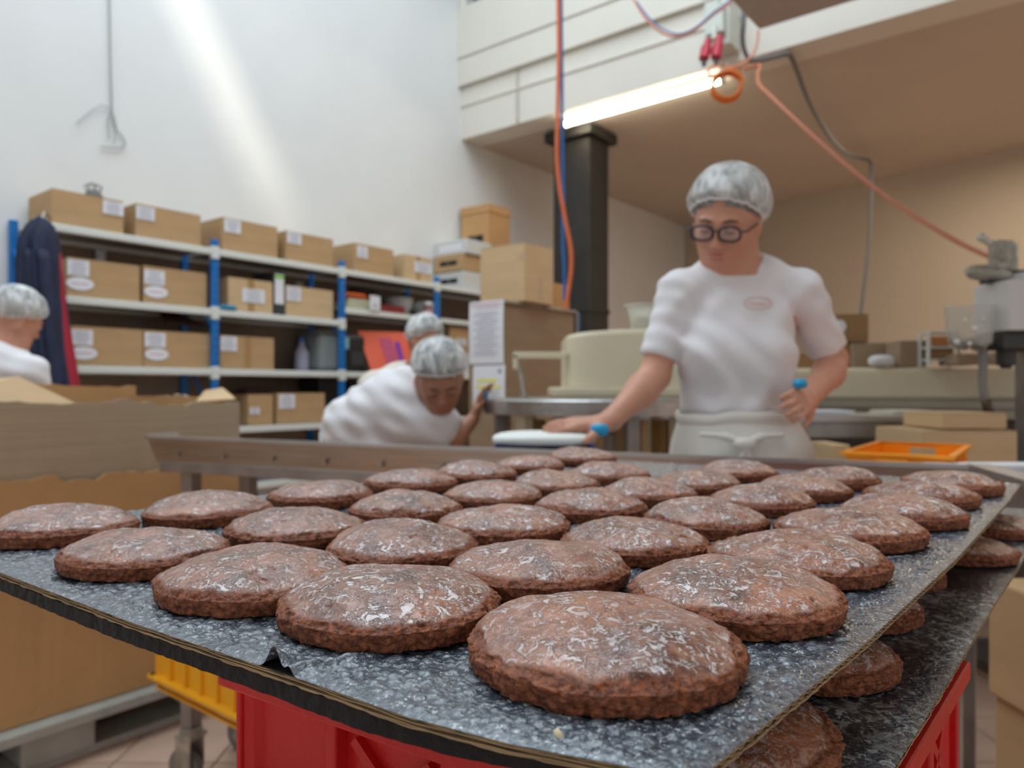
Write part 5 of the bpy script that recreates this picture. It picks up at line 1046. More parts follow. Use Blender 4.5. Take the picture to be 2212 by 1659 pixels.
# ------------------------------------------------------------------ signed-distance sculpting for people
class SDF:
    def __init__(s, lo, hi, h):
        s.h = h; s.o = np.array(lo, float); n = np.ceil((np.array(hi)-np.array(lo))/h).astype(int)+1; s.n = n
        s.F = np.full(n, 9.0, np.float32); s.ax = [s.o[k]+h*np.arange(n[k]) for k in range(3)]
    def _sl(s, lo, hi, m=0.09):
        i0 = np.maximum(0, np.floor((np.array(lo)-m-s.o)/s.h).astype(int)); i1 = np.minimum(s.n, np.ceil((np.array(hi)+m-s.o)/s.h).astype(int)+1)
        if (i1 <= i0).any(): return None
        sl = tuple(slice(a, b) for a, b in zip(i0, i1)); g = [s.ax[k][sl[k]] for k in range(3)]
        return sl, g[0][:, None, None], g[1][None, :, None], g[2][None, None, :]
    def _put(s, sl, d, k):
        a = s.F[sl]; d = d.astype(np.float32)
        if k > 0: hh = np.clip(0.5+0.5*(a-d)/k, 0, 1); s.F[sl] = a*(1-hh)+d*hh-k*hh*(1-hh)
        else: s.F[sl] = np.minimum(a, d)
    def cone(s, a, b, ra, rb, k=0.02, flat=(1, 1, 1), cut=None):
        a = np.array(a, float); b = np.array(b, float); r = max(ra, rb); q = s._sl(np.minimum(a, b)-r, np.maximum(a, b)+r)
        if q is None: return
        sl, X, Y, Z = q; d = b-a; L = max(1e-9, d @ d); t = np.clip(((X-a[0])*d[0]+(Y-a[1])*d[1]+(Z-a[2])*d[2])/L, 0, 1)
        D = np.sqrt(((X-a[0]-t*d[0])/flat[0])**2+((Y-a[1]-t*d[1])/flat[1])**2+((Z-a[2]-t*d[2])/flat[2])**2)-(ra+(rb-ra)*t)
        if cut is not None:
            p, n_ = np.array(cut[0]), np.array(cut[1])/np.linalg.norm(cut[1]); D = np.maximum(D, (X-p[0])*n_[0]+(Y-p[1])*n_[1]+(Z-p[2])*n_[2])
        s._put(sl, D, k)
    def ell(s, c, r, R=None, k=0.02, sub=False, cut=None):
        c = np.array(c, float); r = np.array(r, float) if not np.isscalar(r) else np.array([r]*3, float); m = r.max(); q = s._sl(c-m, c+m)
        if q is None: return
        sl, X, Y, Z = q; X = X-c[0]; Y = Y-c[1]; Z = Z-c[2]
        if R is not None:
            R = np.array(R); U = R[0, 0]*X+R[1, 0]*Y+R[2, 0]*Z; V = R[0, 1]*X+R[1, 1]*Y+R[2, 1]*Z; W_ = R[0, 2]*X+R[1, 2]*Y+R[2, 2]*Z
        else: U, V, W_ = X, Y, Z
        k0 = np.sqrt((U/r[0])**2+(V/r[1])**2+(W_/r[2])**2)+1e-6; k1 = np.sqrt((U/r[0]**2)**2+(V/r[1]**2)**2+(W_/r[2]**2)**2)+1e-6; D = k0*(k0-1)/k1
        if cut is not None:
            p, n_ = np.array(cut[0])-c, np.array(cut[1])/np.linalg.norm(cut[1]); D = np.maximum(D, (X-p[0])*n_[0]+(Y-p[1])*n_[1]+(Z-p[2])*n_[2])
        if sub:
            a = s.F[sl]; D = -D.astype(np.float32); hh = np.clip(0.5-0.5*(a-D)/k, 0, 1); s.F[sl] = a*(1-hh)+D*hh+k*hh*(1-hh)
        else: s._put(sl, D, k)
    def warp(s, fn): s.F += fn(s.ax[0][:, None, None], s.ax[1][None, :, None], s.ax[2][None, None, :]).astype(np.float32)
    def cutplane(s, p, n_):
        n_ = np.array(n_)/np.linalg.norm(n_); s.F = np.maximum(s.F, ((s.ax[0][:, None, None]-p[0])*n_[0]+(s.ax[1][None, :, None]-p[1])*n_[1]+(s.ax[2][None, None, :]-p[2])*n_[2]).astype(np.float32))
    def mesh(s, name, m, parent, smooth_it=2):
        F_ = s.F; F_ = np.pad(F_, 1, constant_values=9.0); o = s.o-s.h; n = np.array(F_.shape); ins = F_ < 0
        c8 = [ins[a:n[0]-1+a, b:n[1]-1+b, c:n[2]-1+c] for a in (0, 1) for b in (0, 1) for c in (0, 1)]
        cnt = sum(q.astype(np.int8) for q in c8); act = (cnt > 0) & (cnt < 8); idx = np.full(act.shape, -1, np.int64); I = np.argwhere(act); idx[act] = np.arange(len(I))
        acc = np.zeros((len(I), 3)); w = np.zeros(len(I)); corners = [(a, b, c) for a in (0, 1) for b in (0, 1) for c in (0, 1)]
        for ca in corners:
            for ax in range(3):
                if ca[ax] == 1: continue
                cb = list(ca); cb[ax] = 1
                fa = F_[I[:, 0]+ca[0], I[:, 1]+ca[1], I[:, 2]+ca[2]]; fb = F_[I[:, 0]+cb[0], I[:, 1]+cb[1], I[:, 2]+cb[2]]; cr = (fa < 0) != (fb < 0)
                t = np.where(cr, fa/(fa-fb+1e-12), 0); p = np.array(ca, float)[None].repeat(len(I), 0); p[:, ax] += t; acc += p*cr[:, None]; w += cr
        V = o+(I+acc/w[:, None])*s.h; Q = []
        for ax in range(3):
            a1, a2 = [(1, 2), (2, 0), (0, 1)][ax]; sl0 = [slice(None)]*3; sl1 = [slice(None)]*3; sl0[ax] = slice(0, n[ax]-1); sl1[ax] = slice(1, n[ax])
            A = ins[tuple(sl0)]; B = ins[tuple(sl1)]; E_ = np.argwhere(A != B); E_ = E_[(E_[:, a1] > 0) & (E_[:, a2] > 0) & (E_[:, a1] < n[a1]-1) & (E_[:, a2] < n[a2]-1)]
            e = [E_.copy() for _ in range(4)]; e[1][:, a1] -= 1; e[2][:, a1] -= 1; e[2][:, a2] -= 1; e[3][:, a2] -= 1
            q = np.stack([idx[tuple(x.T)] for x in e], -1); fl = A[tuple(E_.T)]; q[~fl] = q[~fl][:, ::-1]; Q.append(q)
        Q = np.vstack(Q); Q = Q[(Q >= 0).all(1)]
        for _ in range(smooth_it):
            ed = np.vstack([Q[:, [0, 1]], Q[:, [1, 2]], Q[:, [2, 3]], Q[:, [3, 0]]]); sm = np.zeros_like(V); ct = np.zeros(len(V))
            for a, b in ((0, 1), (1, 0)): np.add.at(sm, ed[:, a], V[ed[:, b]]); np.add.at(ct, ed[:, a], 1)
            V = V*0.5+0.5*sm/np.maximum(ct, 1)[:, None]
        L = np.array(parent.matrix_basis.translation); return npmesh(name, V-L, Q, m, parent)
def fnoise(X, Y, Z, s, seed):
    return (np.sin(X*s+seed)*np.sin(Y*s*1.13+seed*2.1)*np.sin(Z*s*.91+seed*.7))
def frame(Fd, roll):
    Fd = Vector(Fd).normalized(); U = (Vector((0, 0, 1))-Fd*Fd.z).normalized(); R = Fd.cross(U); c, s_ = math.cos(roll), math.sin(roll)
    return Fd, U*c+R*s_, R*c-U*s_          # forward, up, person's right-hand side in F x U sense
def RM(a, b, c): return [[a[i], b[i], c[i]] for i in range(3)]
def head_sdf(g, C, Fd, U, R, sc=1.0):
    M = RM(R, Fd, U); at_ = lambda f, u, r=0: C+Fd*(f*sc)+U*(u*sc)+R*(r*sc)
    g.ell(at_(-.012, .018), (.076*sc, .094*sc, .098*sc), M, k=.01)
    g.ell(at_(.028, -.035), (.064*sc, .066*sc, .085*sc), M, k=.03)
    g.ell(at_(.048, -.088), (.034*sc, .034*sc, .034*sc), M, k=.035)
    for q in (-1, 1):
        g.ell(at_(.066, -.038, .034*q), (.024*sc, .018*sc, .022*sc), M, k=.02)
        g.cone(at_(-.002, -.062, .056*q), at_(.048, -.098, .020*q), .020*sc, .020*sc, k=.025)
        g.ell(at_(.094, -.004, .031*q), (.019*sc, .012*sc, .010*sc), M, k=.008, sub=True)
        g.cone(at_(.090, .014, .012*q), at_(.080, .013, .046*q), .0065*sc, .006*sc, k=.012)
        g.ell(at_(.084, -.006, .031*q), (.0145*sc, .0105*sc, .0095*sc), M, k=.003)
        g.ell(at_(-.006, -.018, .078*q), (.008*sc, .018*sc, .030*sc), M, k=.008)
        g.ell(at_(.102, -.044, .010*q), (.008*sc, .009*sc, .008*sc), M, k=.006)
    g.cone(at_(.090, .002), at_(.112, -.040), .0075*sc, .0110*sc, k=.010)
    g.ell(at_(.090, -.066), (.024*sc, .010*sc, .006*sc), M, k=.008); g.ell(at_(.088, -.079), (.019*sc, .010*sc, .0065*sc), M, k=.008)
def face_parts(root, C, Fd, U, R, brow=True, sc=1.0, lid=None):
    lid = lid or SKIN
    M = Matrix(RM(R, Fd, U)); at_ = lambda f, u, r=0: C+Fd*(f*sc)+U*(u*sc)+R*(r*sc)
    mb = MB().ball(at_(.0945, -.0665), (.021*sc, .0050*sc, .0040*sc), 14, M).ball(at_(.0925, -.0775), (.017*sc, .0055*sc, .0052*sc), 14, M); obj('lips', mb, LIPS, root, world=True, smooth=True)
    for q in (-1, 1):
        e = obj('eye', MB().ball(at_(.0850, -.0110, .031*q), (.0115*sc, .0095*sc, .0050*sc), 14, M), EYE, root, world=True, smooth=True)
        obj('eyelashes', MB().tube([at_(.0925, -.0105, q*.021), at_(.0965, -.0125, q*.031), at_(.0905, -.0110, q*.0415)], .0020*sc, n=6), HAIR, e, world=True, smooth=True)
        obj('eyelid', MB().ball(at_(.0858, -.0060, .031*q), (.0130*sc, .0108*sc, .0075*sc), 14, M), lid, e, world=True, smooth=True)
        mb = MB().tube([at_(.098, .015, .014*q), at_(.098, .020, .030*q), at_(.088, .016, .048*q)], [.0022, .003, .0015], n=6); obj('eyebrow', mb, HAIR, root, world=True, smooth=True)
NETM = bpy.data.materials.new('hairnet'); NETM.use_nodes = True; nt = NETM.node_tree; bs = nt.nodes['Principled BSDF']
tc = N('ShaderNodeTexCoord'); mp = N('ShaderNodeMapping'); Lk(tc.outputs['Object'], mp.inputs['Vector']); mp.inputs['Scale'].default_value = (1, 1, .45)
bs.inputs['Base Color'].default_value = (.84, .86, .86, 1); bs.inputs['Roughness'].default_value = .7
al = ramp(noise(30, 4, .8), .38, (.30, .30, .30), .64, (.88, .88, .88)); Lk(al, bs.inputs['Alpha'])
bp = N('ShaderNodeBump', Strength=.5, Distance=.004); Lk(noise(60, 3, 1.0), bp.inputs['Height']); Lk(bp.outputs[0], bs.inputs['Normal'])
def hairnet(root, C, Fd, U, R, cF, cB, rad=(.098, .112, .098), off=(-.016, .034), hairm=HAIRG, seed=0, sc=1.0):
    """net cap: kept above the plane through forehead (cF up at front) and nape (cB)"""
    rad = tuple(r*sc for r in rad); cc_ = C+Fd*off[0]*sc+U*off[1]*sc; A = Vector((0, .09*sc, cF*sc-off[1]*sc)); B = Vector((0, -.09*sc, cB*sc-off[1]*sc)); nl = Vector((0, -(A-B).z, (A-B).y)).normalized()
    M = Matrix(RM(R, Fd, U)); nth, nph = 96, 40; v = []; rim = []; inner = []
    for k in range(nth):
        a = 2*math.pi*k/nth; best = None
        for j in range(nph+1):
            ph = math.pi*.88*j/nph; q = Vector((rad[0]*math.sin(ph)*math.cos(a), rad[1]*math.sin(ph)*math.sin(a), rad[2]*math.cos(ph)))
            if (q-A).dot(nl) < 0: break
            best = ph
        phm = best or .2
        for j in range(nph+1):
            ph = phm*j/nph; q = Vector((rad[0]*math.sin(ph)*math.cos(a), rad[1]*math.sin(ph)*math.sin(a), rad[2]*math.cos(ph)))
            t = j/nph; w_ = 1+.012*math.sin(11*a+seed+3*t)*t+.010*math.sin(23*a+seed*2)*t**2+.02*mnoise.noise(q*22+Vector((seed, 0, 0))); tuck = 1-.10*max(0, t-.86)/.14
            v.append(cc_+M @ (q*w_*tuck))
        rim.append(v[-1])
    m_ = nph+1; f = [(k*m_+j, k*m_+j+1, ((k+1) % nth)*m_+j+1, ((k+1) % nth)*m_+j) for k in range(nth) for j in range(nph)]
    net = obj('hairnet', MB().add(v, f), NETM, root, world=True, smooth=True)
    obj('elastic_band', MB().tube(rim, .0028*sc, n=6, closed=True), SHIRT, net, world=True, smooth=True)
    # hair under the net
    hv = MB(); rr_ = (.083*sc, .097*sc, .094*sc); c2 = C+Fd*(-.018*sc)+U*(.030*sc); vv = []; M_ = Matrix(RM(R, Fd, U))
    for k in range(48):
        a = 2*math.pi*k/48
        for j in range(21):
            ph = math.pi*.75*j/20; q = Vector((rr_[0]*math.sin(ph)*math.cos(a), rr_[1]*math.sin(ph)*math.sin(a), rr_[2]*math.cos(ph)))
            cz = cF*sc-.03*sc+ (cB-cF)*sc*(.5-.5*q.y/(rr_[1])); q.z = max(q.z, cz-.0*sc); q *= 1+.03*mnoise.noise(q*35); vv.append(c2+M_ @ q)
    hv.add(vv, [(k*21+j, k*21+j+1, ((k+1) % 48)*21+j+1, ((k+1) % 48)*21+j) for k in range(48) for j in range(20)]); obj('hair', hv, hairm, root, world=True, smooth=True)
def hand(g, W_, D, Up, L=.175, curl=0.2, spread=.10, thumb=(.5, .5), sc=1.0, side=1):
    """W_ wrist, D direction to the fingers, Up back-of-hand normal, side=+1: thumb on Up x D side"""
    D = Vector(D).normalized(); Up = Vector(Up); Up = (Up-D*Up.dot(D)).normalized(); Sd = Up.cross(D)*side; W_ = Vector(W_); at_ = lambda d, s_, u: W_+D*(d*sc)+Sd*(s_*sc)+Up*(u*sc)
    for s_ in (-.026, -.009, .009, .026): g.cone(at_(.010, s_*.55, 0), at_(.082, s_, .002), .014*sc, .0125*sc, k=.012)
    tips = []
    for n_, (s_, l_) in enumerate(((-.031, .058), (-.011, .074), (.010, .080), (.030, .072))):
        p = at_(.082, s_, .002); a = curl*.5; d_ = (D+Sd*((n_-1.5)*spread)).normalized()
        for seg, rr_ in ((.44, .0090), (.31, .0082), (.25, .0074)):
            dd = d_*math.cos(a)-Up*math.sin(a); q = p+dd*(l_*seg*sc); g.cone(p, q, rr_*sc, (rr_-.0008)*sc, k=.0035); p = q; a += curl
        tips.append(p)
    p = at_(.022, .026, -.004); d_ = (D*thumb[0]+Sd*thumb[1]-Up*(.35)).normalized(); q = p+d_*(.038*sc); g.cone(at_(.012, .012, 0), p, .015*sc, .014*sc, k=.012); g.cone(p, q, .0135*sc, .0105*sc, k=.008)
    d2_ = (D*(thumb[0]+.35)+Sd*(thumb[1]-.25)-Up*.35).normalized(); q2 = q+d2_*(.030*sc); g.cone(q, q2, .0105*sc, .0085*sc, k=.004); tips.append(q2)
    return tips
def P3(x, y, Y): return P(x, y, Y)

# ================================================================== worker in the middle with glasses
wY = 1.88; base = P(1600, 840, wY); base.z = 0
wm = thing('person', 'worker in hairnet, dark glasses, white t-shirt and apron, leaning one hand on a white slab', 'person', base)
g = SDF((.06, 1.48, .02), (.98, 2.16, 1.72), .0058)
C = P(1570, 470, 1.86); Fd, U, R = frame((-.46, -.76, -.44), math.radians(-9))
if R.x < 0: R = -R
head_sdf(g, C, Fd, U, R)
nb = P(1598, 588, 1.915)
g.cone(C-U*.055-Fd*.020, nb, .052, .056, k=.03)
g.cone(nb, P(1600, 650, 1.94), .054, .07, k=.04)
SL, SR = P(1466, 632, 1.89), P(1732, 632, 1.89)
g.ell(P(1596, 700, 1.91), (.145, .09, .15), k=.04); g.ell(P(1592, 840, 1.91), (.125, .095, .16), k=.04); g.ell(P(1606, 985, 1.92), (.155, .115, .13), k=.04)
g.cone(P(1540, 615, 1.91), SL, .05, .048, k=.03); g.cone(P(1650, 612, 1.91), SR, .05, .048, k=.03)
EL, WL = P(1414, 812, 1.86), P(1318, 909, 1.76); g.cone(SL, EL, .044, .037, k=.02); g.cone(EL, P(1388, 842, 1.83), .037, .039, k=.02); g.cone(P(1388, 842, 1.83), WL, .038, .025, k=.02)
ER, WR = P(1797, 778, 1.96), P(1752, 852, 1.80); g.cone(SR, ER, .044, .037, k=.02); g.cone(ER, P(1790, 805, 1.92), .038, .038, k=.02); g.cone(P(1790, 805, 1.92), WR, .040, .028, k=.02)
# left-of-frame hand flat over the slab
g.cone(WL, P(1305, 914, 1.75), .027, .022, k=.015, flat=(1, 1.15, .9))
hand(g, P(1303, 912, 1.745), (-1, -.06, -.10), (0.0, -.30, 1), curl=.05, spread=.07, thumb=(.35, .3), side=1, sc=.90)
g.cone(P(1306, 918, 1.735), P(1290, 932, 1.70), .016, .013, k=.012); g.cone(P(1290, 932, 1.70), P(1275, 946, 1.685), .0125, .0105, k=.006); g.cone(P(1275, 946, 1.685), P(1264, 955, 1.68), .0105, .0085, k=.004)
# fist by the waist
fw2 = P(1735, 846, 1.74)
hand(g, P(1748, 850, 1.775), (-.45, -.62, -.18), (.30, -.75, .30), curl=1.05, spread=.03, thumb=(.5, .55), side=1, sc=.92)
for s_ in (-1, 1):
    hipp = P(1606+s_*78, 1010, 1.92); kn = Vector((hipp.x+s_*.01, 1.91, .50)); an = Vector((kn.x, 1.94, .09)); g.cone(hipp, kn, .085, .055, k=.03); g.cone(kn, an, .055, .036, k=.02)
g.mesh('body', SKIN, wm)
face_parts(wm, C, Fd, U, R)
hairnet(wm, C, Fd, U, R, .052, -.088, rad=(.103, .118, .104), off=(-.018, .030), seed=1)
# glasses
gm = mat('dark_frame', (.02, .022, .035), .3); at_ = lambda f, u, r=0: C+Fd*f+U*u+R*r
gl_o = thing('glasses', 'x', 'x', at_(.11, -.006)); del gl_o['label']; del gl_o['category']; bpy.data.objects.remove(gl_o)
mb = MB()
def lens_pts(q, w=.0255, h=.0175): return [at_(.112-abs(math.cos(t)*.5+.5*1)*.004, -.010+h*math.copysign(abs(math.sin(t))**.75, math.sin(t)), q*.033+w*math.copysign(abs(math.cos(t))**.75, math.cos(t))) for t in [2*math.pi*k/28 for k in range(28)]]
for q in (-1, 1): mb.tube(lens_pts(q), .0033, n=7, closed=True)
mb.tube([at_(.113, -.004, -.008), at_(.116, -.001, 0), at_(.113, -.004, .008)], .0024, n=7)
for q in (-1, 1): mb.tube([at_(.109, -.004, q*.059), at_(.100, -.003, q*.073), at_(.03, -.006, q*.080), at_(-.012, -.010, q*.083)], .0024, n=7)
gf = obj('glasses', mb, gm, wm, world=True, smooth=True)
lm = mat('lens', (.75, .78, .85), .05, alpha=.18)
for q in (-1, 1): obj('lens', MB().add(lens_pts(q), [tuple(range(28))]), lm, gf, world=True)
# t-shirt
g = SDF((.18, 1.58, .98), (.96, 2.12, 1.47), .0058)
g.ell(P(1592, 700, 1.905), (.146, .105, .120), k=.03)
g.cone(P(1540, 600, 1.915), P(1648, 597, 1.915), .050, .050, k=.03)
g.cone(P(1545, 606, 1.905), SL+Vector((.010, 0, .0)), .054, .054, k=.03); g.cone(P(1648, 604, 1.905), SR+Vector((-.010, 0, .0)), .054, .055, k=.03)
g.ell(P(1536, 765, 1.85), (.080, .075, .075), k=.05); g.ell(P(1640, 765, 1.85), (.080, .075, .075), k=.05)
g.ell(P(1590, 800, 1.90), (.146, .112, .12), k=.05); g.ell(P(1590, 880, 1.905), (.143, .118, .060), k=.04)
eL = SL.lerp(EL, .80); eR = SR.lerp(ER, .84)
g.cone(SL, SL.lerp(EL, 1.0)+Vector((-.004, 0, 0)), .055, .044, k=.02, cut=(eL, tuple((EL-SL)))); g.cone(SR, SR.lerp(ER, 1.0), .056, .047, k=.02, cut=(eR, tuple((ER-SR))))
g.cutplane(P(1590, 903, 1.9), (0, 0, -1))
def folds(X, Y, Z):
    cx = base.x; a = .0038*np.sin((Z*62+(X-cx)*38)+2.5*np.sin((X-cx)*17+1))*np.exp(-((Z-1.19)/.10)**2)+.0030*np.sin((X-cx)*75-Z*25+1.5*np.sin(Z*21))*np.exp(-((Z-1.10)/.07)**2)
    b = .0035*np.sin((Z+(X-cx)*.9)*85)*np.exp(-(((np.abs(X-cx)-.115)/.05)**2)-((Z-1.27)/.07)**2)+.0028*np.sin((Z*.8-(X-cx)*1.1)*60+2*np.sin(Z*18))*np.exp(-((Z-1.31)/.07)**2)
    c = .0020*np.sin(Z*120+Y*30+(X-cx)*60)*(np.abs(X-cx) > .15)
    return a+b+c+.0012*np.sin(X*90+Z*40)*np.sin(Z*75+X*20)
g.warp(folds); g.cone(P(1592, 590, 1.925), P(1592, 670, 1.91), .070, .088, k=.03); g.ell(P(1588, 553, 1.885), (.066, .082, .047), k=.004, sub=True); ts_ = g.mesh('t_shirt', SHIRT, wm)
# faint print on the chest
pc_ = P(1636, 662, 1.80)
def on_front(x, z, y0=1.70):
    me = ts_.data; return None
from mathutils.bvhtree import BVHTree
bv = BVHTree.FromPolygons([v.co+base for v in ts_.data.vertices], [tuple(p.vertices) for p in ts_.data.polygons])
def decal(name, cx, cy, rx_, ry_, m, parent, rz=0.0, ring=None, n=36):
    v = []; f = []
    for k in range(n):
        t = 2*math.pi*k/n
        for rr_ in ((1.0, ring) if ring else (1.0, .02)):
            px_, py_ = cx+rx_*rr_*math.cos(t)*math.cos(rz)-ry_*rr_*math.sin(t)*math.sin(rz), cy+ry_*rr_*math.sin(t)*math.cos(rz)+rx_*rr_*math.cos(t)*math.sin(rz)
            tgt = P(px_, py_, 2.5); o_ = Vector((0, 0, HC)); h_ = bv.ray_cast(o_, (tgt-o_).normalized()); q = h_[0]+h_[1]*.0018 if h_[0] else P(px_, py_, 1.79); v.append(q)
    f = [(2*k, 2*k+1, 2*((k+1) % n)+1, 2*((k+1) % n)) for k in range(n)]
    return obj(name, MB().add(v, f), m, parent, world=True)
PRT = mat('faded_pink_print', (.80, .60, .55), .85); decal('oval_print', 1637, 655, 32, 14, PRT, ts_, .0, ring=.82); decal('oval_print', 1637, 656, 22, 4, PRT, ts_, .08)
# apron: tied round the waist, with folded band and knot
rings = []
for z, hw, dp, ox in ((.42, .235, .19, .02), (.60, .225, .18, .018), (.80, .205, .165, .014), (.93, .190, .152, .012), (.985, .176, .143, .008), (1.02, .160, .133, .003), (1.045, .150, .128, 0), (1.058, .146, .124, -.002)):
    ring = []
    for k in range(120):
        t = 2*math.pi*k/120; am = .018*min(1, (1.06-z)/.30); fo = 1+am*math.sin(9*t+z*4)+am*.6*math.sin(17*t+1.3+z*9)
        ring.append(Vector((base.x-.002+ox+hw*math.cos(t)*fo, 1.905+dp*math.sin(t)*fo, z)))
    rings.append(ring)
obj('apron', MB().loft(rings, cap=False), APRON, wm, world=True, smooth=True)
rings = []
for j in range(15):
    a = math.pi*2*j/14; rings.append([Vector((base.x-.002+(.150+.007*math.cos(a))*math.cos(t), 1.905+(.127+.007*math.cos(a))*math.sin(t), 1.046+.014*math.sin(a)+.006*math.sin(t*3)+.002*math.sin(9*t))) for t in [2*math.pi*k/80 for k in range(80)]])
apb = obj('apron_band', MB().loft(rings, cap=False), APRON, wm, world=True, smooth=True)
kb = P(1608, 958, 1.745)
mb = MB().ball(kb+Vector((0, .0, 0)), (.028, .018, .016), 16).tube(spline([kb+Vector((-.005, .004, .0)), kb+Vector((-.045, .010, .016)), kb+Vector((-.10, .022, .020))], 6), [.010]*7+[.006]*6, n=8).tube(spline([kb+Vector((.005, .004, 0)), kb+Vector((.045, .010, .016)), kb+Vector((.10, .022, .018))], 6), [.010]*7+[.006]*6, n=8).tube(spline([kb, kb+Vector((-.012, -.004, -.06)), kb+Vector((-.02, 0, -.15))], 5), .007, n=8).tube(spline([kb, kb+Vector((.014, -.004, -.05)), kb+Vector((.018, 0, -.13))], 5), .007, n=8)
obj('apron_knot', mb, APRON, wm, world=True, smooth=True)
mb = MB()
for s_ in (-1, 1): fx = base.x+s_*.09; mb.ball((fx, 1.87, .045), (.05, .13, .055), 16)
obj('shoe', mb, SHELFW, wm, world=True, smooth=True)
# blue plasters: on thumb base of one hand, on a finger of the other
obj('blue_plaster', superslab((0, 0, 0), .044, .036, .030, n=20, m=8, e=2.2), BLUEPL, wm, smooth=True).location = P(1295, 929, 1.700)-base
obj('blue_finger_cot', MB().ball((0, 0, 0), (.017, .016, .012), 16), BLUEPL, wm, smooth=True).location = P(1728, 829, 1.70)-base

# ================================================================== worker bending forward
bY = 2.62
base2 = Vector((P(850, 840, bY).x, 2.75, 0))
w2 = thing('person', 'worker in hairnet and white t-shirt bending low over the table, face turned down', 'person', base2)
k2 = bY/1592
C2 = P(950, 812, bY-.12); Fd, U, R = frame((.10, -.62, -.78), math.radians(2))
# hard bow: the crown points to the viewer's upper side
U = Vector((.06, -.62, .78)).normalized(); Fd = (Vector((.16, -.72, -.66))-U*Vector((.16, -.72, -.66)).dot(U)).normalized(); R = Fd.cross(U)
if R.x < 0: R = -R
U = R.cross(Fd) if R.cross(Fd).z > 0 else Fd.cross(R)
g = SDF((-1.05, 2.15, .02), (.14, 3.15, 1.42), .0080)
head_sdf(g, C2, Fd, U, R, .98)
n2 = P(880, 850, bY+.02); g.cone(C2-U*.05-Fd*.03, n2, .05, .055, k=.03); g.cone(n2, P(850, 905, bY+.08), .06, .10, k=.04)
s2l, s2r = P(800, 900, bY+.02), P(945, 925, bY+.0)
pel = Vector((P(770, 990, bY).x, bY+.28, .90)); g.cone(P(860, 900, bY+.08), pel, .12, .13, k=.05)
e2r, wr2 = P(985, 945, bY-.02), P(1022, 905, bY+.06); g.cone(s2r, e2r, .044, .036, k=.02); g.cone(e2r, wr2, .036, .025, k=.02)
hand(g, P(1026, 900, bY+.07), (.35, .12, 1.0), (-.9, .2, .35), curl=.35, spread=.05, thumb=(.5, .6), side=-1, sc=.9)
e2l, wl2 = Vector((s2l.x+.06, bY-.04, .78)), Vector((s2l.x+.20, bY-.12, .80)); g.cone(s2l, e2l, .045, .036, k=.02); g.cone(e2l, wl2, .036, .025, k=.02); hand(g, wl2, (1, -.2, -.1), (0, -.2, 1), curl=.3, side=1, sc=.9)
for s_ in (-1, 1): hp = pel+Vector((s_*.09, .02, -.02)); kn = Vector((hp.x, hp.y+.02, .48)); g.cone(hp, kn, .085, .058, k=.03); g.cone(kn, Vector((kn.x, kn.y+.03, .08)), .056, .04, k=.02)
g.mesh('body', SKIND, w2); face_parts(w2, C2, Fd, U, R, sc=.98, lid=SKIND)
hairnet(w2, C2, Fd, U, R, .050, -.03, rad=(.098, .108, .098), hairm=HAIR, seed=4, sc=1.0)
g = SDF((-1.08, 2.10, .78), (.06, 3.20, 1.34), .0080)
g.cone(P(868, 872, bY+.04), pel+Vector((-.02, -.02, .03)), .125, .150, k=.05); g.cone(P(885, 848, bY+.03), P(850, 905, bY+.05), .085, .13, k=.05)
g.cone(P(840, 880, bY+.06), P(770, 925, bY+.10), .12, .13, k=.05)
g.cone(P(880, 880, bY), s2r, .10, .072, k=.04); g.cone(s2r, e2r, .068, .060, k=.03, cut=(s2r.lerp(e2r, .75), tuple(e2r-s2r))); g.cone(P(850, 880, bY), s2l, .10, .075, k=.04); g.cone(s2l, e2l, .07, .062, k=.03, cut=(s2l.lerp(e2l, .7), tuple(e2l-s2l)))
g.ell(P(915, 915, bY-.03), (.12, .09, .08), k=.05)
g.ell(C2-U*.075-Fd*.015, (.066, .07, .06), k=.012, sub=True)
g.warp(lambda X, Y, Z: .005*np.sin(X*38+Z*52+2*np.sin(Y*14))*np.sin(Z*31-X*22+Y*11)+.003*np.sin((X*.8+Z)*75+np.sin(Y*20)))
g.mesh('t_shirt', SHIRT, w2)
WT = mat('white_trousers', (.68, .67, .66), .9)
def trousers(root, hips, zt, zb=.06, rr_=.12):
    mb = MB()
    for h_ in hips:
        rings = []
        for j in range(10):
            z = zt+(zb-zt)*j/9; r_ = rr_*(1-.40*j/9); rings.append([Vector((h_.x+r_*math.cos(t)*(1+.03*math.sin(5*t+z*20)), h_.y+r_*math.sin(t)+.015*j/9, z)) for t in [2*math.pi*k/28 for k in range(28)]])
        mb.loft(rings)
    obj('trousers', mb, WT, root, world=True, smooth=True)
    mb = MB()
    for h_ in hips: mb.ball((h_.x, h_.y-.04, .04), (.045, .12, .045), 14)
    obj('shoe', mb, SHELFW, root, world=True, smooth=True)
trousers(w2, [pel+Vector((-.09, .02, 0)), pel+Vector((.09, .02, 0))], .95)
obj('blue_finger_cot', MB().ball((0, 0, 0), (.014, .014, .020), 12), BLUEPL, w2, smooth=True).location = P(1047, 852, bY+.08)-base2

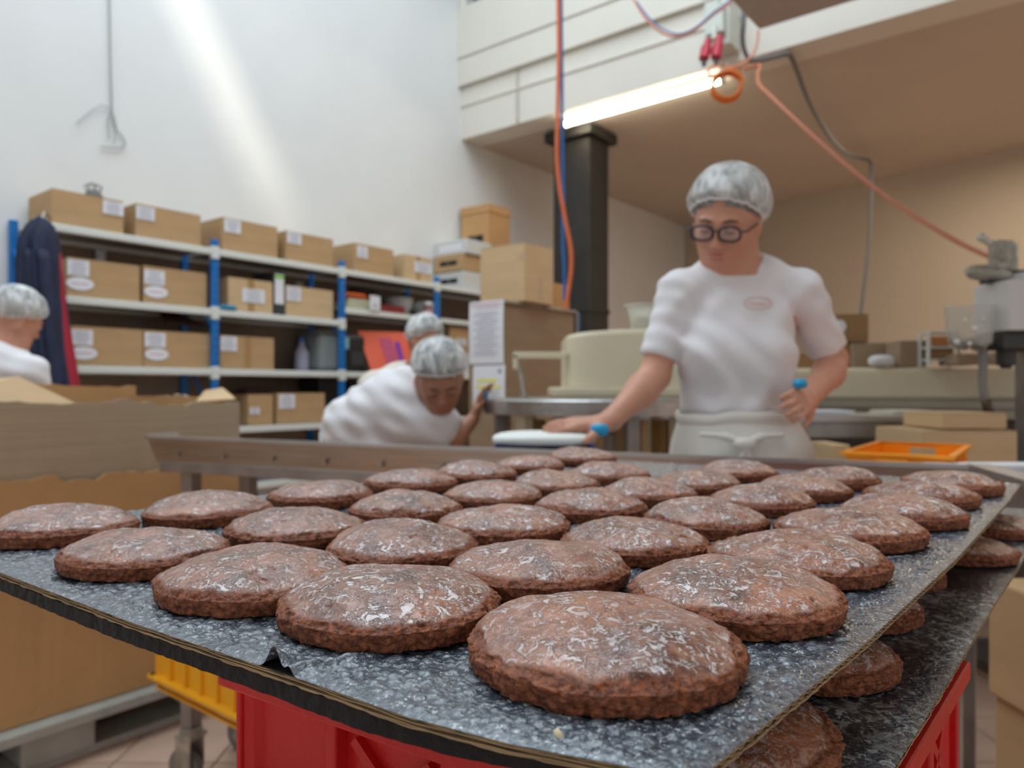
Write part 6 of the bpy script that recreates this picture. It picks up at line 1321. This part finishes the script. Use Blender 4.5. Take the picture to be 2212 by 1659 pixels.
# ================================================================== worker behind, only hairnet and shoulder in view
tY = 3.75; C3 = P(918, 735, tY); base3 = Vector((C3.x-.1, tY+.05, 0))
w3 = thing('person', 'worker in cream shirt and hairnet partly hidden behind the bending worker', 'person', base3)
Fd, U, R = frame((-.35, .60, -.60), 0)
if R.x < 0: R = -R
g = SDF((C3.x-.55, tY-.45, .03), (C3.x+.42, tY+.6, 1.62), .010); head_sdf(g, C3, Fd, U, R)
nb3 = C3+Vector((-.03, .02, -.14)); g.cone(C3-U*.05, nb3, .05, .055, k=.03); t3 = nb3+Vector((-.10, .04, -.12)); g.cone(nb3, t3, .06, .11, k=.04); p3_ = Vector((t3.x-.02, tY+.22, .92)); g.cone(t3, p3_, .12, .13, k=.05)
for s_ in (-1, 1):
    sh_ = t3+Vector((s_*.15, 0, .03)); el = sh_+Vector((s_*.03, .04, -.27)); wr3 = el+Vector((0, .22, .02)); g.cone(sh_, el, .046, .037, k=.02); g.cone(el, wr3, .036, .025, k=.02); hand(g, wr3, (0, 1, -.1), (0, .1, 1), curl=.4, side=s_, sc=.9)
    kn = Vector((p3_.x+s_*.09, p3_.y, .48)); g.cone(p3_+Vector((s_*.09, 0, 0)), kn, .085, .058, k=.03); g.cone(kn, Vector((kn.x, kn.y, .08)), .056, .04, k=.02)
g.mesh('body', SKIND, w3); face_parts(w3, C3, Fd, U, R, lid=SKIND); hairnet(w3, C3, Fd, U, R, .050, -.055, hairm=HAIRG, seed=7)
CRS = mat('cream_cotton', (.76, .68, .58), .9, bump=.1, bscale=30)
g = SDF((C3.x-.6, tY-.5, .80), (C3.x+.45, tY+.6, 1.45), .010); g.cone(t3+Vector((0, 0, .015)), p3_+Vector((0, 0, .06)), .135, .15, k=.05)
for s_ in (-1, 1):
    sh_ = t3+Vector((s_*.15, 0, .03)); el = sh_+Vector((s_*.03, .04, -.27)); g.cone(t3+Vector((0, 0, .05)), sh_, .085, .066, k=.04); g.cone(sh_, el, .066, .060, k=.03, cut=(sh_.lerp(el, .75), tuple(el-sh_)))
g.warp(lambda X, Y, Z: .005*np.sin(X*38+Z*52+2*np.sin(Y*14))*np.sin(Z*31-X*22+Y*11)); g.mesh('t_shirt', CRS, w3)
trousers(w3, [p3_+Vector((-.09, 0, 0)), p3_+Vector((.09, 0, 0))], .95)

# ================================================================== worker at the left edge, seen from behind
lY = 3.30; C4 = P(40, 684, lY); base4 = Vector((C4.x-.08, lY, 0))
w4 = thing('person', 'worker in hairnet and white shirt at the left edge, turned away behind the container', 'person', base4)
Fd, U, R = frame((.38, .70, -.42), 0)
if R.x < 0: R = -R
g = SDF((C4.x-.55, lY-.4, .03), (C4.x+.45, lY+.55, 1.64), .010); head_sdf(g, C4, Fd, U, R)
nb4 = C4+Vector((-.02, -.02, -.13)); g.cone(C4-U*.05, nb4, .05, .056, k=.03); t4 = nb4+Vector((-.06, -.03, -.12)); g.cone(nb4, t4, .06, .11, k=.04); p4_ = Vector((t4.x-.04, lY, .92)); g.cone(t4, p4_, .12, .13, k=.05)
arms4 = []
for s_ in (-1, 1):
    sh_ = t4+Vector((s_*.16, 0, .0)); el = sh_+Vector((s_*.03, .06, -.27)); wr4 = el+Vector((s_*-.05, .22, -.03)); arms4.append((sh_, el)); g.cone(sh_, el, .046, .037, k=.02); g.cone(el, wr4, .036, .025, k=.02); hand(g, wr4, (0, 1, -.1), (0, .1, 1), curl=.4, side=s_, sc=.9)
    kn = Vector((p4_.x+s_*.09, p4_.y, .48)); g.cone(p4_+Vector((s_*.09, 0, 0)), kn, .085, .058, k=.03); g.cone(kn, Vector((kn.x, kn.y, .08)), .056, .04, k=.02)
g.mesh('body', SKIN, w4); face_parts(w4, C4, Fd, U, R); hairnet(w4, C4, Fd, U, R, .030, -.105, rad=(.104, .118, .104), hairm=HAIRG, seed=11)
g = SDF((C4.x-.6, lY-.45, .80), (C4.x+.45, lY+.5, 1.50), .009); g.cone(nb4+Vector((-.01, 0, -.04)), t4, .068, .13, k=.04); g.cone(t4, p4_+Vector((0, 0, .06)), .140, .155, k=.05)
for sh_, el in arms4: g.cone(t4+Vector((0, 0, .04)), sh_, .095, .072, k=.04); g.cone(sh_, el, .072, .066, k=.03, cut=(sh_.lerp(el, .8), tuple(el-sh_)))
g.warp(lambda X, Y, Z: .006*np.sin(X*30+Z*42+2*np.sin(Y*14))*np.sin(Z*27-X*22+Y*11)); g.mesh('t_shirt', SHIRT, w4)
trousers(w4, [p4_+Vector((-.09, 0, 0)), p4_+Vector((.09, 0, 0))], .95)
